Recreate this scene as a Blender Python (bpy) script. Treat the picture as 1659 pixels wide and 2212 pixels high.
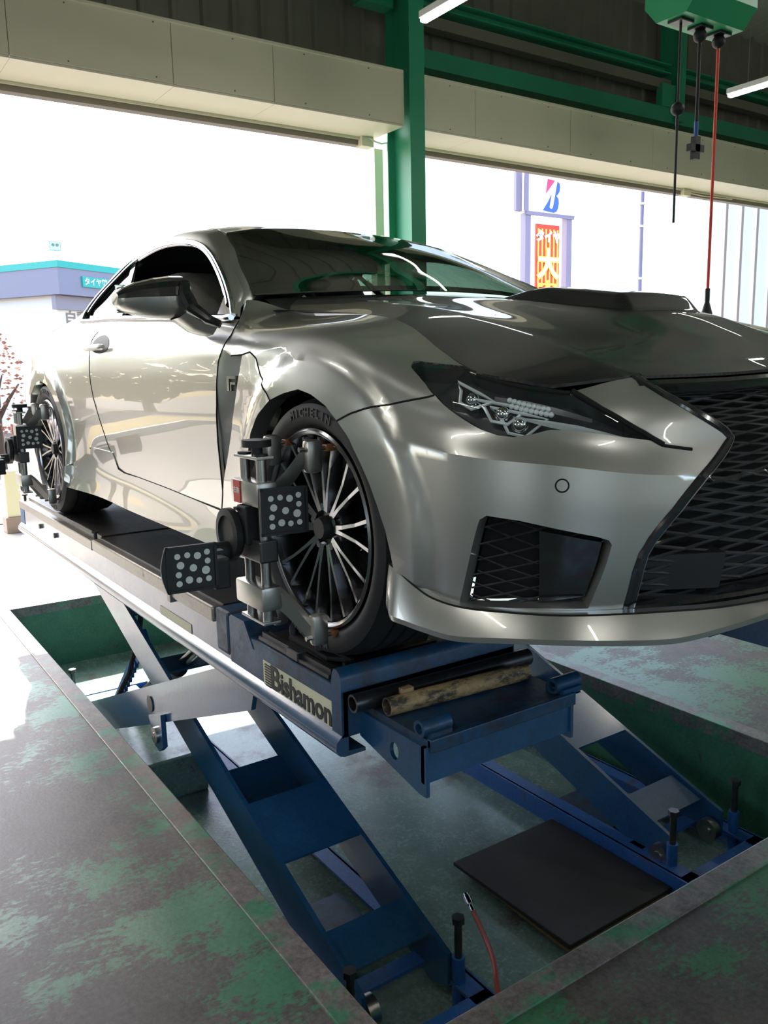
import bpy, bmesh, math, random
import numpy as np
from mathutils import Vector, Matrix
from mathutils.geometry import delaunay_2d_cdt

random.seed(7)
for o in list(bpy.data.objects): bpy.data.objects.remove(o)
scene = bpy.context.scene
COL = scene.collection
ZO = 0.80                      # tyre-contact height above the shop floor: all numbers below are from the tyre contact

# ---------------------------------------------------------------- camera
yaw, pitch, roll = 0.597376, 0.172903, -0.0209445
fw = Vector((-math.cos(yaw)*math.cos(pitch), math.sin(yaw)*math.cos(pitch), -math.sin(pitch)))
rt = fw.cross(Vector((0, 0, 1))).normalized(); up = rt.cross(fw)
r2 = rt*math.cos(roll) + up*math.sin(roll); u2 = -rt*math.sin(roll) + up*math.cos(roll)
cam = bpy.data.cameras.new('camera'); cam_ob = bpy.data.objects.new('camera', cam); COL.objects.link(cam_ob)
cam.sensor_fit = 'VERTICAL'; cam.sensor_height = 24.0; cam.lens = 1805.9/2212*24.0
cam.clip_start = 0.05; cam.clip_end = 500
m = Matrix((r2, u2, -fw)).transposed().to_4x4(); m.translation = Vector((1.81685, -1.92732, 0.72269+ZO))
cam_ob.matrix_world = m
scene.camera = cam_ob

# ---------------------------------------------------------------- sky, sun, exposure
world = bpy.data.worlds.new('world'); scene.world = world; world.use_nodes = True
wn = world.node_tree.nodes; wl = world.node_tree.links; wn.clear()
sky = wn.new('ShaderNodeTexSky'); sky.sky_type = 'NISHITA'; sky.sun_disc = False
sky.sun_elevation = math.radians(46); sky.sun_rotation = math.radians(250); sky.air_density = 1.0; sky.dust_density = 3.0; sky.ozone_density = 1.0
bgn = wn.new('ShaderNodeBackground'); bgn.inputs['Strength'].default_value = 0.55
wo = wn.new('ShaderNodeOutputWorld'); wl.new(sky.outputs[0], bgn.inputs[0]); wl.new(bgn.outputs[0], wo.inputs[0])
sun = bpy.data.lights.new('sun', 'SUN'); sun.energy = 11; sun.angle = math.radians(.6); sun.color = (1, .95, .86)
sun_ob = bpy.data.objects.new('sun', sun); COL.objects.link(sun_ob)
sun_dir = Vector((3.3, -1.0, -3.6)).normalized()
sun_ob.rotation_euler = sun_dir.to_track_quat('-Z', 'Y').to_euler(); sun_ob.location = (-8, 3, 12)
scene.view_settings.view_transform = 'Standard'; scene.view_settings.look = 'None'
scene.view_settings.gamma = 1; scene.view_settings.use_curve_mapping = False
scene.view_settings.exposure = 0.58

# ---------------------------------------------------------------- helpers
WB = {}
def tag(o, label=None, cat=None, group=None, kind=None):
    if label: o['label'] = label
    if cat: o['category'] = cat
    if group: o['group'] = group
    if kind: o['kind'] = kind
    return o
def root(name, loc, label=None, cat=None, group=None, kind=None):
    o = bpy.data.objects.new(name, None); COL.objects.link(o); o.empty_display_size = .1
    o.location = (loc[0], loc[1], loc[2]+ZO); WB[o.name] = np.array(loc, float)
    return tag(o, label, cat, group, kind)
def basis(d):
    d = np.array(d, float); d /= np.linalg.norm(d)
    a = np.array((0, 0, 1.)) if abs(d[2]) < .9 else np.array((1., 0, 0))
    x = np.cross(a, d); x /= np.linalg.norm(x); return x, np.cross(d, x), d
class MB:
    def __init__(s): s.v = []; s.f = []; s.mi = []; s.cur = 0
    def add(s, V, F):
        b = len(s.v); s.v += [tuple(map(float, p)) for p in V]; s.f += [tuple(i+b for i in f) for f in F]; s.mi += [s.cur]*len(F); return s
    def box(s, lo, hi, M=None, bev=0):
        x0, y0, z0 = lo; x1, y1, z1 = hi
        if bev:
            b = min(bev, .45*min(abs(x1-x0), abs(y1-y0), abs(z1-z0)))
            bm = bmesh.new(); bmesh.ops.create_cube(bm, size=1)
            for v in bm.verts: v.co = Vector(((x0+x1)/2+v.co.x*(x1-x0), (y0+y1)/2+v.co.y*(y1-y0), (z0+z1)/2+v.co.z*(z1-z0)))
            bmesh.ops.bevel(bm, geom=bm.edges[:], offset=b, segments=2, affect='EDGES', profile=.6)
            V = [v.co.copy() for v in bm.verts]; bm.verts.index_update(); F = [[v.index for v in f.verts] for f in bm.faces]; bm.free()
        else:
            V = [Vector(p) for p in ((x0,y0,z0),(x1,y0,z0),(x1,y1,z0),(x0,y1,z0),(x0,y0,z1),(x1,y0,z1),(x1,y1,z1),(x0,y1,z1))]
            F = [(0,3,2,1),(4,5,6,7),(0,1,5,4),(1,2,6,5),(2,3,7,6),(3,0,4,7)]
        if M is not None: V = [M @ v for v in V]
        return s.add(V, F)
    def cyl(s, a, b, r, n=16, r2=None, cap=True):
        a = np.array(a, float); b = np.array(b, float); x, y, d = basis(b-a); r2 = r if r2 is None else r2
        V = []; 
        for q, rr in ((a, r), (b, r2)):
            for i in range(n):
                t = 2*math.pi*i/n; V.append(q+rr*(math.cos(t)*x+math.sin(t)*y))
        F = [(i, (i+1) % n, n+(i+1) % n, n+i) for i in range(n)]
        if cap: F += [tuple(range(n-1, -1, -1)), tuple(range(n, 2*n))]
        return s.add(V, F)
    def pipe(s, a, b, r, ri, n=20):
        a = np.array(a, float); b = np.array(b, float); x, y, d = basis(b-a); V = []
        for q in (a, b):
            for rr in (r, ri):
                for i in range(n):
                    t = 2*math.pi*i/n; V.append(q+rr*(math.cos(t)*x+math.sin(t)*y))
        F = []
        for i in range(n):
            j = (i+1) % n
            F += [(i, j, 2*n+j, 2*n+i), (n+j, n+i, 3*n+i, 3*n+j), (j, i, n+i, n+j), (2*n+i, 2*n+j, 3*n+j, 3*n+i)]
        return s.add(V, F)
    def tube(s, path, r, n=8, cap=True, closed=False):
        P = [np.array(p, float) for p in path]; N = len(P); V = []; px = None
        R_ = r if hasattr(r, '__len__') else [r]*N
        for k in range(N):
            if closed: t = P[(k+1) % N]-P[k-1]
            else: t = P[min(k+1, N-1)]-P[max(k-1, 0)]
            t = t/(np.linalg.norm(t)+1e-12)
            if px is None: x = basis(t)[0]
            else:
                x = px-t*(px@t); x /= np.linalg.norm(x)+1e-12
            px = x; y = np.cross(t, x)
            for i in range(n):
                a = 2*math.pi*i/n; V.append(P[k]+R_[k]*(math.cos(a)*x+math.sin(a)*y))
        F = []
        for k in range(N if closed else N-1):
            k2 = (k+1) % N
            for i in range(n):
                j = (i+1) % n; F.append((k*n+i, k*n+j, k2*n+j, k2*n+i))
        if cap and not closed: F += [tuple(range(n-1, -1, -1)), tuple((N-1)*n+i for i in range(n))]
        return s.add(V, F)
    def prism(s, poly, d):
        """planar polygon (3-D points) pushed along vector d"""
        P = [np.array(p, float) for p in poly]; n = len(P); d = np.array(d, float)
        V = P+[p+d for p in P]
        nrm = sum((np.cross(P[i], P[(i+1) % n]) for i in range(n)), np.zeros(3))
        fl = nrm@d > 0
        F = [tuple(range(n))[::-1], tuple(range(n, 2*n))] if fl else [tuple(range(n)), tuple(range(n, 2*n))[::-1]]
        for i in range(n):
            j = (i+1) % n; F.append((i, j, n+j, n+i) if fl else (j, i, n+i, n+j))
        return s.add(V, F)
    def lathe(s, prof, c, axis, n=48, closed=False, arc=None):
        """prof: list of (radius, offset along axis)"""
        x, y, d = basis(axis); c = np.array(c, float); V = []; m_ = len(prof)
        full = arc is None; a0, a1 = (0, 2*math.pi) if full else arc
        cnt = n if full else n+1
        for i in range(cnt):
            t = a0+(a1-a0)*i/n
            for r, h in prof: V.append(c+d*h+r*(math.cos(t)*x+math.sin(t)*y))
        F = []
        for i in range(n):
            i2 = (i+1) % cnt
            for k in range(m_ if closed else m_-1):
                k2 = (k+1) % m_; F.append((i*m_+k, i2*m_+k, i2*m_+k2, i*m_+k2))
        return s.add(V, F)
    def ball(s, c, r, n=10, sc=(1, 1, 1)):
        V = []; F = []
        for i in range(n+1):
            a = math.pi*i/n
            for j in range(2*n):
                b = math.pi*j/n; V.append((c[0]+r*sc[0]*math.sin(a)*math.cos(b), c[1]+r*sc[1]*math.sin(a)*math.sin(b), c[2]+r*sc[2]*math.cos(a)))
        for i in range(n):
            for j in range(2*n):
                k = (j+1) % (2*n); F.append((i*2*n+j, (i+1)*2*n+j, (i+1)*2*n+k, i*2*n+k))
        return s.add(V, F)
    def grid(s, P):
        P = np.asarray(P, float); a, b = P.shape[:2]
        return s.add(P.reshape(-1, 3), [(i*b+j, (i+1)*b+j, (i+1)*b+j+1, i*b+j+1) for i in range(a-1) for j in range(b-1)])
    def build(s, name, mat, parent=None, smooth=False, label=None, cat=None, group=None, kind=None, angle=32, fix=True, mirror=False, dy=0.):
        V = np.array(s.v, float).reshape(-1, 3)
        F = s.f
        if mirror: V = V*[1, -1, 1]; F = [f[::-1] for f in F]
        if dy: V = V+[0, dy, 0]
        if parent is not None: o0 = WB[parent.name]
        else: o0 = np.array([(V[:, 0].min()+V[:, 0].max())/2, (V[:, 1].min()+V[:, 1].max())/2, V[:, 2].min()])
        me = bpy.data.meshes.new(name); me.from_pydata((V-o0).tolist(), [], F)
        if len(set(s.mi)) > 1:
            for p, i in zip(me.polygons, s.mi): p.material_index = i
        if fix:
            bm = bmesh.new(); bm.from_mesh(me); bmesh.ops.remove_doubles(bm, verts=bm.verts[:], dist=2e-6); bmesh.ops.recalc_face_normals(bm, faces=bm.faces[:]); bm.to_mesh(me); bm.free()
        mats = mat if isinstance(mat, (list, tuple)) else [mat]
        for q in mats: me.materials.append(q)
        if smooth:
            for p in me.polygons: p.use_smooth = True
            me.set_sharp_from_angle(angle=math.radians(angle))
        o = bpy.data.objects.new(name, me); COL.objects.link(o)
        if parent is not None: o.parent = parent
        else: o.location = (o0[0], o0[1], o0[2]+ZO)
        WB[o.name] = o0
        return tag(o, label, cat, group, kind)

# ---------------------------------------------------------------- materials
def new_mat(name):
    m_ = bpy.data.materials.new(name); m_.use_nodes = True
    b = m_.node_tree.nodes['Principled BSDF']; return m_, m_.node_tree.nodes, m_.node_tree.links, b
def mat(name, col, rough=.5, metal=0., coat=0., coat_r=.05, spec=.5, emit=None, es=1, noise=0, nscale=8, bump=0):
    m_, N, L, b = new_mat(name)
    b.inputs['Base Color'].default_value = (*col, 1); b.inputs['Roughness'].default_value = rough; b.inputs['Metallic'].default_value = metal
    b.inputs['Coat Weight'].default_value = coat; b.inputs['Coat Roughness'].default_value = coat_r; b.inputs['Specular IOR Level'].default_value = spec
    if emit: b.inputs['Emission Color'].default_value = (*emit, 1); b.inputs['Emission Strength'].default_value = es
    if noise or bump:
        g = N.new('ShaderNodeNewGeometry'); t = N.new('ShaderNodeTexNoise'); t.inputs['Scale'].default_value = nscale; t.inputs['Detail'].default_value = 6
        L.new(g.outputs['Position'], t.inputs['Vector'])
        if noise:
            mx = N.new('ShaderNodeMix'); mx.data_type = 'RGBA'
            mx.inputs[6].default_value = (*[c*(1-noise) for c in col], 1); mx.inputs[7].default_value = (*[min(1, c*(1+noise)) for c in col], 1)
            L.new(t.outputs['Fac'], mx.inputs[0]); L.new(mx.outputs[2], b.inputs['Base Color'])
        if bump:
            bp_ = N.new('ShaderNodeBump'); bp_.inputs['Strength'].default_value = bump; bp_.inputs['Distance'].default_value = .01
            L.new(t.outputs['Fac'], bp_.inputs['Height']); L.new(bp_.outputs[0], b.inputs['Normal'])
    return m_
def worn(name, paint, under, scale, thr, soft=.08, stretch=(1, 1, 1), rough=(.35, .6), detail=10, metal=0., patch=None, keep=None):
    """paint worn through to what lies under it; wear has its own blotchy shape.
    keep=(axis, a, b, amount): traffic has spared the paint towards b along that axis"""
    m_, N, L, b = new_mat(name)
    g = N.new('ShaderNodeNewGeometry'); mp = N.new('ShaderNodeMapping'); mp.inputs['Scale'].default_value = stretch; L.new(g.outputs['Position'], mp.inputs['Vector'])
    def noise(sc, det, vec, ro=.62):
        t = N.new('ShaderNodeTexNoise'); t.inputs['Scale'].default_value = sc; t.inputs['Detail'].default_value = det; t.inputs['Roughness'].default_value = ro; L.new(vec, t.inputs['Vector']); return t.outputs['Fac']
    def lerp(f, a, c):
        x = N.new('ShaderNodeMix'); x.data_type = 'FLOAT'; x.inputs[0].default_value = f; L.new(a, x.inputs[2]); L.new(c, x.inputs[3]); return x.outputs[0]
    src = noise(scale, detail, mp.outputs[0], .68)
    chips = noise(scale*11, 5, mp.outputs[0], .7)
    src = lerp(.48 if patch else .15, src, chips)
    if patch: src = lerp(.45, src, noise(patch, 3, g.outputs['Position']))
    if keep:
        sp = N.new('ShaderNodeSeparateXYZ'); L.new(g.outputs['Position'], sp.inputs[0])
        kr = N.new('ShaderNodeMapRange'); kr.inputs[1].default_value = keep[1]; kr.inputs[2].default_value = keep[2]; kr.inputs[3].default_value = 0; kr.inputs[4].default_value = keep[3]
        L.new(sp.outputs['XYZ'.index(keep[0])], kr.inputs[0]); sb = N.new('ShaderNodeMath'); sb.operation = 'SUBTRACT'; L.new(src, sb.inputs[0]); L.new(kr.outputs[0], sb.inputs[1]); src = sb.outputs[0]
    mr = N.new('ShaderNodeMapRange'); mr.inputs[1].default_value = thr-soft; mr.inputs[2].default_value = thr+soft; L.new(src, mr.inputs[0])
    sp2 = noise(70, 3, g.outputs['Position']); sp1 = noise(9, 6, g.outputs['Position'])
    def var(c, k, f_):
        x = N.new('ShaderNodeMix'); x.data_type = 'RGBA'; x.inputs[6].default_value = (*[q*(1-k) for q in c], 1); x.inputs[7].default_value = (*[min(1, q*(1+k)) for q in c], 1); L.new(f_, x.inputs[0]); return x.outputs[2]
    sp3 = lerp(.5, sp2, sp1)
    cr = N.new('ShaderNodeMapRange'); cr.inputs[1].default_value = .36; cr.inputs[2].default_value = .64; L.new(sp3, cr.inputs[0])
    mx = N.new('ShaderNodeMix'); mx.data_type = 'RGBA'; L.new(mr.outputs[0], mx.inputs[0]); L.new(var(paint, .25, cr.outputs[0]), mx.inputs[6]); L.new(var(under, .5, cr.outputs[0]), mx.inputs[7])
    L.new(mx.outputs[2], b.inputs['Base Color'])
    rr = N.new('ShaderNodeMapRange'); rr.inputs[3].default_value = rough[0]; rr.inputs[4].default_value = rough[1]; L.new(lerp(.4, mr.outputs[0], cr.outputs[0]), rr.inputs[0]); L.new(rr.outputs[0], b.inputs['Roughness'])
    b.inputs['Metallic'].default_value = metal
    bu = N.new('ShaderNodeBump'); bu.inputs['Strength'].default_value = .35; bu.inputs['Distance'].default_value = .003; L.new(lerp(.5, src, sp2), bu.inputs['Height']); L.new(bu.outputs[0], b.inputs['Normal'])
    return m_
def gloss(m_, w=1., r=.08, ior=1.5):
    b = m_.node_tree.nodes['Principled BSDF']; b.inputs['Coat Weight'].default_value = w; b.inputs['Coat Roughness'].default_value = r; b.inputs['Coat IOR'].default_value = ior
def glass(name, tint, refl=1.0, rough=0.0):
    m_, N, L, b = new_mat(name); N.remove(b)
    out = [n for n in N if n.type == 'OUTPUT_MATERIAL'][0]
    tr = N.new('ShaderNodeBsdfTransparent'); tr.inputs[0].default_value = (*tint, 1)
    gl = N.new('ShaderNodeBsdfGlossy'); gl.inputs['Roughness'].default_value = rough
    fr = N.new('ShaderNodeFresnel'); fr.inputs['IOR'].default_value = 1.5
    mu = N.new('ShaderNodeMath'); mu.operation = 'MULTIPLY'; mu.inputs[1].default_value = refl; mu.use_clamp = True
    mx = N.new('ShaderNodeMixShader'); gg = N.new('ShaderNodeNewGeometry'); iv = N.new('ShaderNodeMath'); iv.operation = 'SUBTRACT'; iv.inputs[0].default_value = refl; L.new(gg.outputs['Backfacing'], iv.inputs[1]); mu2 = N.new('ShaderNodeMath'); mu2.operation = 'MAXIMUM'; mu2.inputs[1].default_value = 0; L.new(iv.outputs[0], mu2.inputs[0]); L.new(mu2.outputs[0], mu.inputs[1]); L.new(fr.outputs[0], mu.inputs[0]); L.new(mu.outputs[0], mx.inputs[0]); L.new(tr.outputs[0], mx.inputs[1]); L.new(gl.outputs[0], mx.inputs[2]); L.new(mx.outputs[0], out.inputs[0])
    return m_
M = {}
M['paint'] = mat('titanium_paint', (.52, .52, .49), .31, .84, 1, .012)
M['carbon'] = None
M['gloss_black'] = mat('gloss_black', (.012, .012, .014), .12, 0, 1, .02)
M['black'] = mat('black_plastic', (.012, .012, .014), .55)
M['matte'] = mat('matte_black', (.006, .006, .007), .9)
M['seam'] = mat('seam_black', (.004, .004, .004), .9)
M['chrome'] = mat('chrome', (.75, .76, .78), .08, 1)
M['darkchrome'] = mat('dark_chrome', (.36, .37, .40), .12, 1)
M['rim'] = mat('wheel_dark', (.05, .05, .055), .22, .8, .6)
M['rimface'] = mat('wheel_polished', (.33, .33, .345), .17, 1)
M['tyre'] = mat('tyre_rubber', (.014, .014, .016), .62, noise=.2, nscale=60)
M['tyretext'] = mat('tyre_letters', (.03, .03, .033), .5)
M['steel'] = mat('steel', (.45, .44, .42), .3, 1)
M['alu'] = mat('cast_aluminium', (.50, .49, .46), .32, .95)
M['darksteel'] = mat('dark_steel', (.09, .09, .095), .38, .9, noise=.4, nscale=20)
M['rubber'] = mat('black_rubber', (.016, .015, .015), .6, noise=.5, nscale=14, bump=.15)
M['deck'] = worn('deck_plate', (.018, .017, .017), (.055, .045, .04), 6, .6, .12, (1, 6, 1), (.34, .5))
M['blue'] = worn('blue_paint', (.011, .065, .155), (.05, .04, .035), 14, .69, .03, (1, 1, 1), (.28, .6))
M['bluedirt'] = worn('blue_paint_dirty', (.010, .060, .14), (.035, .028, .024), 7, .55, .1, (1, 1, 1), (.3, .65))
M['pitblue'] = worn('blue_paint_base', (.02, .10, .33), (.06, .045, .035), 9, .62, .06, (1, 1, 1), (.4, .7))
M['yellowworn'] = worn('yellow_paint_worn', (.36, .25, .12), (.05, .04, .03), 22, .50, .04, (1, .4, 1), (.5, .6))
M['floor'] = worn('floor_paint_worn', (.045, .16, .075), (.085, .074, .066), 7, .490, .013, (1, .5, 1), (.34, .55), 12, 0, 1.3)
M['plate'] = worn('plate_paint_worn', (.07, .21, .125), (.105, .092, .088), 6, .432, .013, (1, .45, 1), (.30, .5), 12, 0, 1.2, ('Y', -1.7, -1.1, .05))
M['pitfloor'] = worn('pit_floor_paint', (.15, .25, .22), (.07, .065, .06), 9, .56, .04, (1, 1, 1), (.22, .42), 10, 0, 2.0)
M['pitwall'] = worn('pit_wall_paint', (.045, .17, .095), (.08, .06, .05), 6, .66, .05, (1, 1, 1), (.45, .6))
M['edge'] = worn('edge_angle', (.05, .2, .11), (.16, .14, .13), 7, .46, .04, (1, .6, 1), (.35, .5))
M['green'] = mat('green_steel', (.03, .29, .16), .42, noise=.15, nscale=3)
M['reelgreen'] = mat('reel_green', (.04, .45, .20), .4)
M['cream'] = mat('cream_panel', (.72, .66, .52), .38, noise=.06, nscale=2)
M['greywall'] = mat('corrugated_grey', (.22, .205, .17), .55, noise=.2, nscale=2)
M['roof'] = mat('roof_sheet', (.34, .315, .285), .6, noise=.15, nscale=2)
M['wall'] = mat('inner_wall', (.58, .58, .56), .7, noise=.1, nscale=1)
M['railgrey'] = mat('shutter_rail', (.22, .19, .16), .5, .3)
M['concrete'] = mat('outdoor_concrete', (.30, .28, .25), .85, noise=.2, nscale=3)
M['asphalt'] = mat('asphalt', (.125, .105, .09), .85, noise=.35, nscale=20)
M['white'] = mat('white_paint', (.8, .8, .8), .45)
M['mesh'] = mat('grille_mesh', (.03, .03, .034), .3, .2, .5)
M['dot'] = mat('target_dots', (.62, .64, .62), .6)
M['target'] = mat('target_board', (.010, .012, .016), .45)
M['red'] = mat('red_plastic', (.65, .03, .02), .4)
M['redcable'] = mat('red_cable', (.8, .06, .03), .45)
M['label'] = mat('label_cream', (.72, .68, .47), .5)
M['ink'] = mat('label_ink', (.02, .02, .025), .5)
M['amberclip'] = mat('brass_clip', (.30, .12, .04), .5, .4)
M['led'] = mat('led_tube', (1, 1, 1), .4, emit=(1, .97, .9), es=32)
M['seatcover'] = mat('seat_cover', (.30, .28, .26), .35, noise=.5, nscale=18, bump=.6)
M['interior'] = mat('cabin_trim', (.02, .02, .022), .65)
M['windshield'] = glass('windshield_glass', (.46, .56, .50), 1.3)
M['sideglass'] = glass('side_glass', (.55, .61, .59), 1.0)
M['lens'] = glass('lamp_lens', (.88, .90, .90), 1.0)
M['lamphouse'] = mat('lamp_housing', (.13, .13, .14), .25, .5)
M['guide'] = mat('lamp_light_guide', (.8, .84, .84), .25, .2)
def carbon():
    m_, N, L, b = new_mat('carbon_weave')
    b.inputs['Roughness'].default_value = .5; b.inputs['Specular IOR Level'].default_value = .2; b.inputs['Coat Weight'].default_value = .6; b.inputs['Coat Roughness'].default_value = .008; b.inputs['Coat IOR'].default_value = 1.45
    g = N.new('ShaderNodeNewGeometry'); mp = N.new('ShaderNodeMapping'); mp.inputs['Rotation'].default_value = (0, 0, .6); L.new(g.outputs['Position'], mp.inputs[0])
    w = N.new('ShaderNodeTexWave'); w.inputs['Scale'].default_value = 62; w.bands_direction = 'X'; L.new(mp.outputs[0], w.inputs[0])
    mx = N.new('ShaderNodeMix'); mx.data_type = 'RGBA'; mx.inputs[6].default_value = (.008, .008, .009, 1); mx.inputs[7].default_value = (.020, .019, .020, 1)
    L.new(w.outputs['Fac'], mx.inputs[0]); L.new(mx.outputs[2], b.inputs['Base Color']); return m_
M['carbon'] = carbon()
gloss(M['blue'], 1, .14, 1.6)
M['wallgreen'] = mat('wall_green_grey', (.30, .37, .32), .6, noise=.1, nscale=1)

def text(body, size, material, parent, mtx, name='lettering', extrude=.0015, offset=0, align='CENTER', label=None, shear=0, sx=1, kind=None, width=None):
    c = bpy.data.curves.new(name, 'FONT'); c.body = body; c.size = size; c.extrude = extrude; c.offset = offset; c.align_x = align; c.align_y = 'CENTER'; c.shear = shear; c.resolution_u = 3
    t = bpy.data.objects.new(name, c); COL.objects.link(t)
    dg = bpy.context.evaluated_depsgraph_get(); me = bpy.data.meshes.new_from_object(t.evaluated_get(dg))
    COL.objects.unlink(t); bpy.data.objects.remove(t); bpy.data.curves.remove(c)
    if width: sx = width/max(1e-6, max(v.co.x for v in me.vertices)-min(v.co.x for v in me.vertices))
    if sx != 1: me.transform(Matrix.Diagonal((sx, 1, 1, 1)))
    mm = Matrix(mtx); me.transform(mm); me.transform(Matrix.Translation(-Vector(WB[parent.name])))
    me.materials.clear(); me.materials.append(material); me.name = name
    o = bpy.data.objects.new(name, me); COL.objects.link(o); o.parent = parent; WB[o.name] = WB[parent.name]
    return tag(o, label, kind=kind)
def frame(o, x, y):
    """matrix from origin, x axis (text direction) and y axis (text up)"""
    x = Vector(x).normalized(); y = Vector(y); y = (y-x*y.dot(x)).normalized(); z = x.cross(y)
    m_ = Matrix((x, y, z)).transposed().to_4x4(); m_.translation = Vector(o); return m_
# ================================================================ SETTING
FZ = -.80                                   # shop floor
PX0, PX1, PY0, PY1, PZ = -3.93, .465, -.995, 1.09, -1.24     # pit
WX, HX = -5.05, -4.50                       # shutter line, header face
RX1, RY0, RY1, RZ = 7.5, -7.0, 13.0, 4.7    # inside of the hall
# ---- floor: four slabs round the pit
fl = root('floor', (0, 0, FZ), kind='structure')
def slab(name, lo, hi, m_): return MB().box(lo, hi).build(name, m_, fl)
slab('floor_plate', (WX-.1, RY0, FZ-.3), (PX1, PY0-.002, FZ), M['plate'])
slab('floor_plate', (PX1+.002, RY0, FZ-.3), (RX1, RY1, FZ), M['floor'])
slab('floor_plate', (WX-.1, PY1+.002, FZ-.3), (PX1, RY1, FZ), M['floor'])
slab('floor_plate', (WX-.1, PY0, FZ-.3), (PX0-.002, PY1, FZ), M['plate'])
MB().box((PX0-.1, PY0-.1, PZ-.15), (PX1+.1, PY1+.1, PZ)).build('pit_floor', M['pitfloor'], fl)
MB().box((PX0, PY0-.05, PZ), (PX1, PY0, FZ-.004)).build('pit_wall', M['pitwall'], fl)
MB().box((PX0, PY1, PZ), (PX1, PY1+.05, FZ-.004)).build('pit_wall', M['pitwall'], fl)
MB().box((PX0-.05, PY0, PZ), (PX0, PY1, FZ-.004)).build('pit_wall', M['pitwall'], fl)
MB().box((PX1, PY0, PZ), (PX1+.05, PY1, FZ-.004)).build('pit_wall', M['pitwall'], fl)
# steel angle edging, a hair proud of the floor
w = .075
for lo, hi in (((PX0-w, PY0-w, FZ-.06), (PX1+w, PY0+.004, FZ+.006)), ((PX0-w, PY1-.004, FZ-.06), (PX1+w, PY1+w, FZ+.006)),
               ((PX1-.004, PY0+.004, FZ-.06), (PX1+w, PY1-.004, FZ+.006)), ((PX0-w, PY0+.004, FZ-.06), (PX0+.004, PY1-.004, FZ+.006))):
    MB().box(lo, hi, bev=.004).build('edge_angle', M['edge'], fl)
# drain duct cover in the pit, under the crossing of the scissor arms
MB().box((-2.75, PY0+.01, PZ), (-1.72, -.56, PZ+.20), bev=.01).build('pit_step', M['pitfloor'], fl)

# ---- ceiling and far walls of the hall
def corrug(name, mtl, parent, o, ux, uz, W, H, pitch=.25, depth=.035, kind=None, label=None):
    """trapezoid-rib sheet: o corner, ux across ribs, uz along ribs, depth along ux x uz"""
    o = np.array(o, float); ux = np.array(ux, float); uz = np.array(uz, float); n = np.cross(ux, uz)
    prof = []; k = int(W/pitch)
    for i in range(k):
        b = i*pitch; prof += [(b, 0), (b+pitch*.74, 0), (b+pitch*.80, depth), (b+pitch*.94, depth), (b+pitch, 0)]
    prof.append((W, 0))
    P = np.array([[o+ux*a+n*d, o+ux*a+n*d+uz*H] for a, d in prof])
    mb = MB().grid(P); mb.add((P-n*.012).reshape(-1, 3), [(2*i, 2*i+1, 2*i+3, 2*i+2) for i in range(len(prof)-1)])
    return mb.build(name, mtl, parent, kind=kind, label=label, fix=False)
ce = root('ceiling', (1, 3, RZ), kind='structure')
# two gentle slopes with ribs running down the slope
for side in (0, 1):
    x0, x1 = (WX-.4, 1.2) if side == 0 else (RX1+.2, 1.2)
    z0, z1 = RZ, RZ+.9
    d = np.array((x1-x0, 0, z1-z0)); L_ = np.linalg.norm(d); d /= L_
    corrug('roof_sheet', M['roof'], ce, (x0, RY0-.2, z0), (0, 1, 0), d, RY1-RY0+.4, L_, .33, -.03 if side == 0 else .03)
def ibeam(mb, a, b, h=.25, w=.125, t=.012, upv=(0, 0, 1)):
    a = np.array(a, float); b = np.array(b, float); d = (b-a)/np.linalg.norm(b-a); u_ = np.array(upv, float); u_ = u_-d*(u_@d); u_ /= np.linalg.norm(u_); s_ = np.cross(d, u_)
    for (s0, s1, q0, q1) in ((-w/2, w/2, h/2-t, h/2), (-w/2, w/2, -h/2, -h/2+t), (-t/2, t/2, -h/2+t, h/2-t)):
        V = [p+s_*s+u_*q for p in (a, b) for s, q in ((s0, q0), (s1, q0), (s1, q1), (s0, q1))]
        mb.add(V, [(0, 1, 2, 3), (7, 6, 5, 4), (0, 4, 5, 1), (1, 5, 6, 2), (2, 6, 7, 3), (3, 7, 4, 0)])
    return mb
def rz(x): return RZ+.9*((x-WX)/(1.2-WX)) if x < 1.2 else RZ+.9*(RX1-x)/(RX1-1.2)
for y in (-3.5, -.5, 2.78, 6.3, 9.8):
    for x0, x1 in ((-4.6, 1.2), (7.4, 1.2)):
        ibeam(MB(), (x0, y, rz(x0)-.30), (x1, y, rz(x1)-.24), .32, .15).build('rafter', M['green'], ce)
for x in (-3.4, -1.9, -.4, 1.2, 2.8, 4.3, 5.9):
    ibeam(MB(), (x, RY0, rz(x)-.13), (x, RY1, rz(x)-.13), .20, .10).build('purlin', M['green'], ce)
for y in (-.7, 6.3):          # roof bracing rods between the rafters
    for sgn in (1, -1):
        MB().tube([(-3.4, y-3.3*sgn, rz(-3.4)-.25), (1.2, y+3.3*sgn, rz(1.2)-.25)], .016, 6).build('brace_rod', M['green'], ce, smooth=True)
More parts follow.
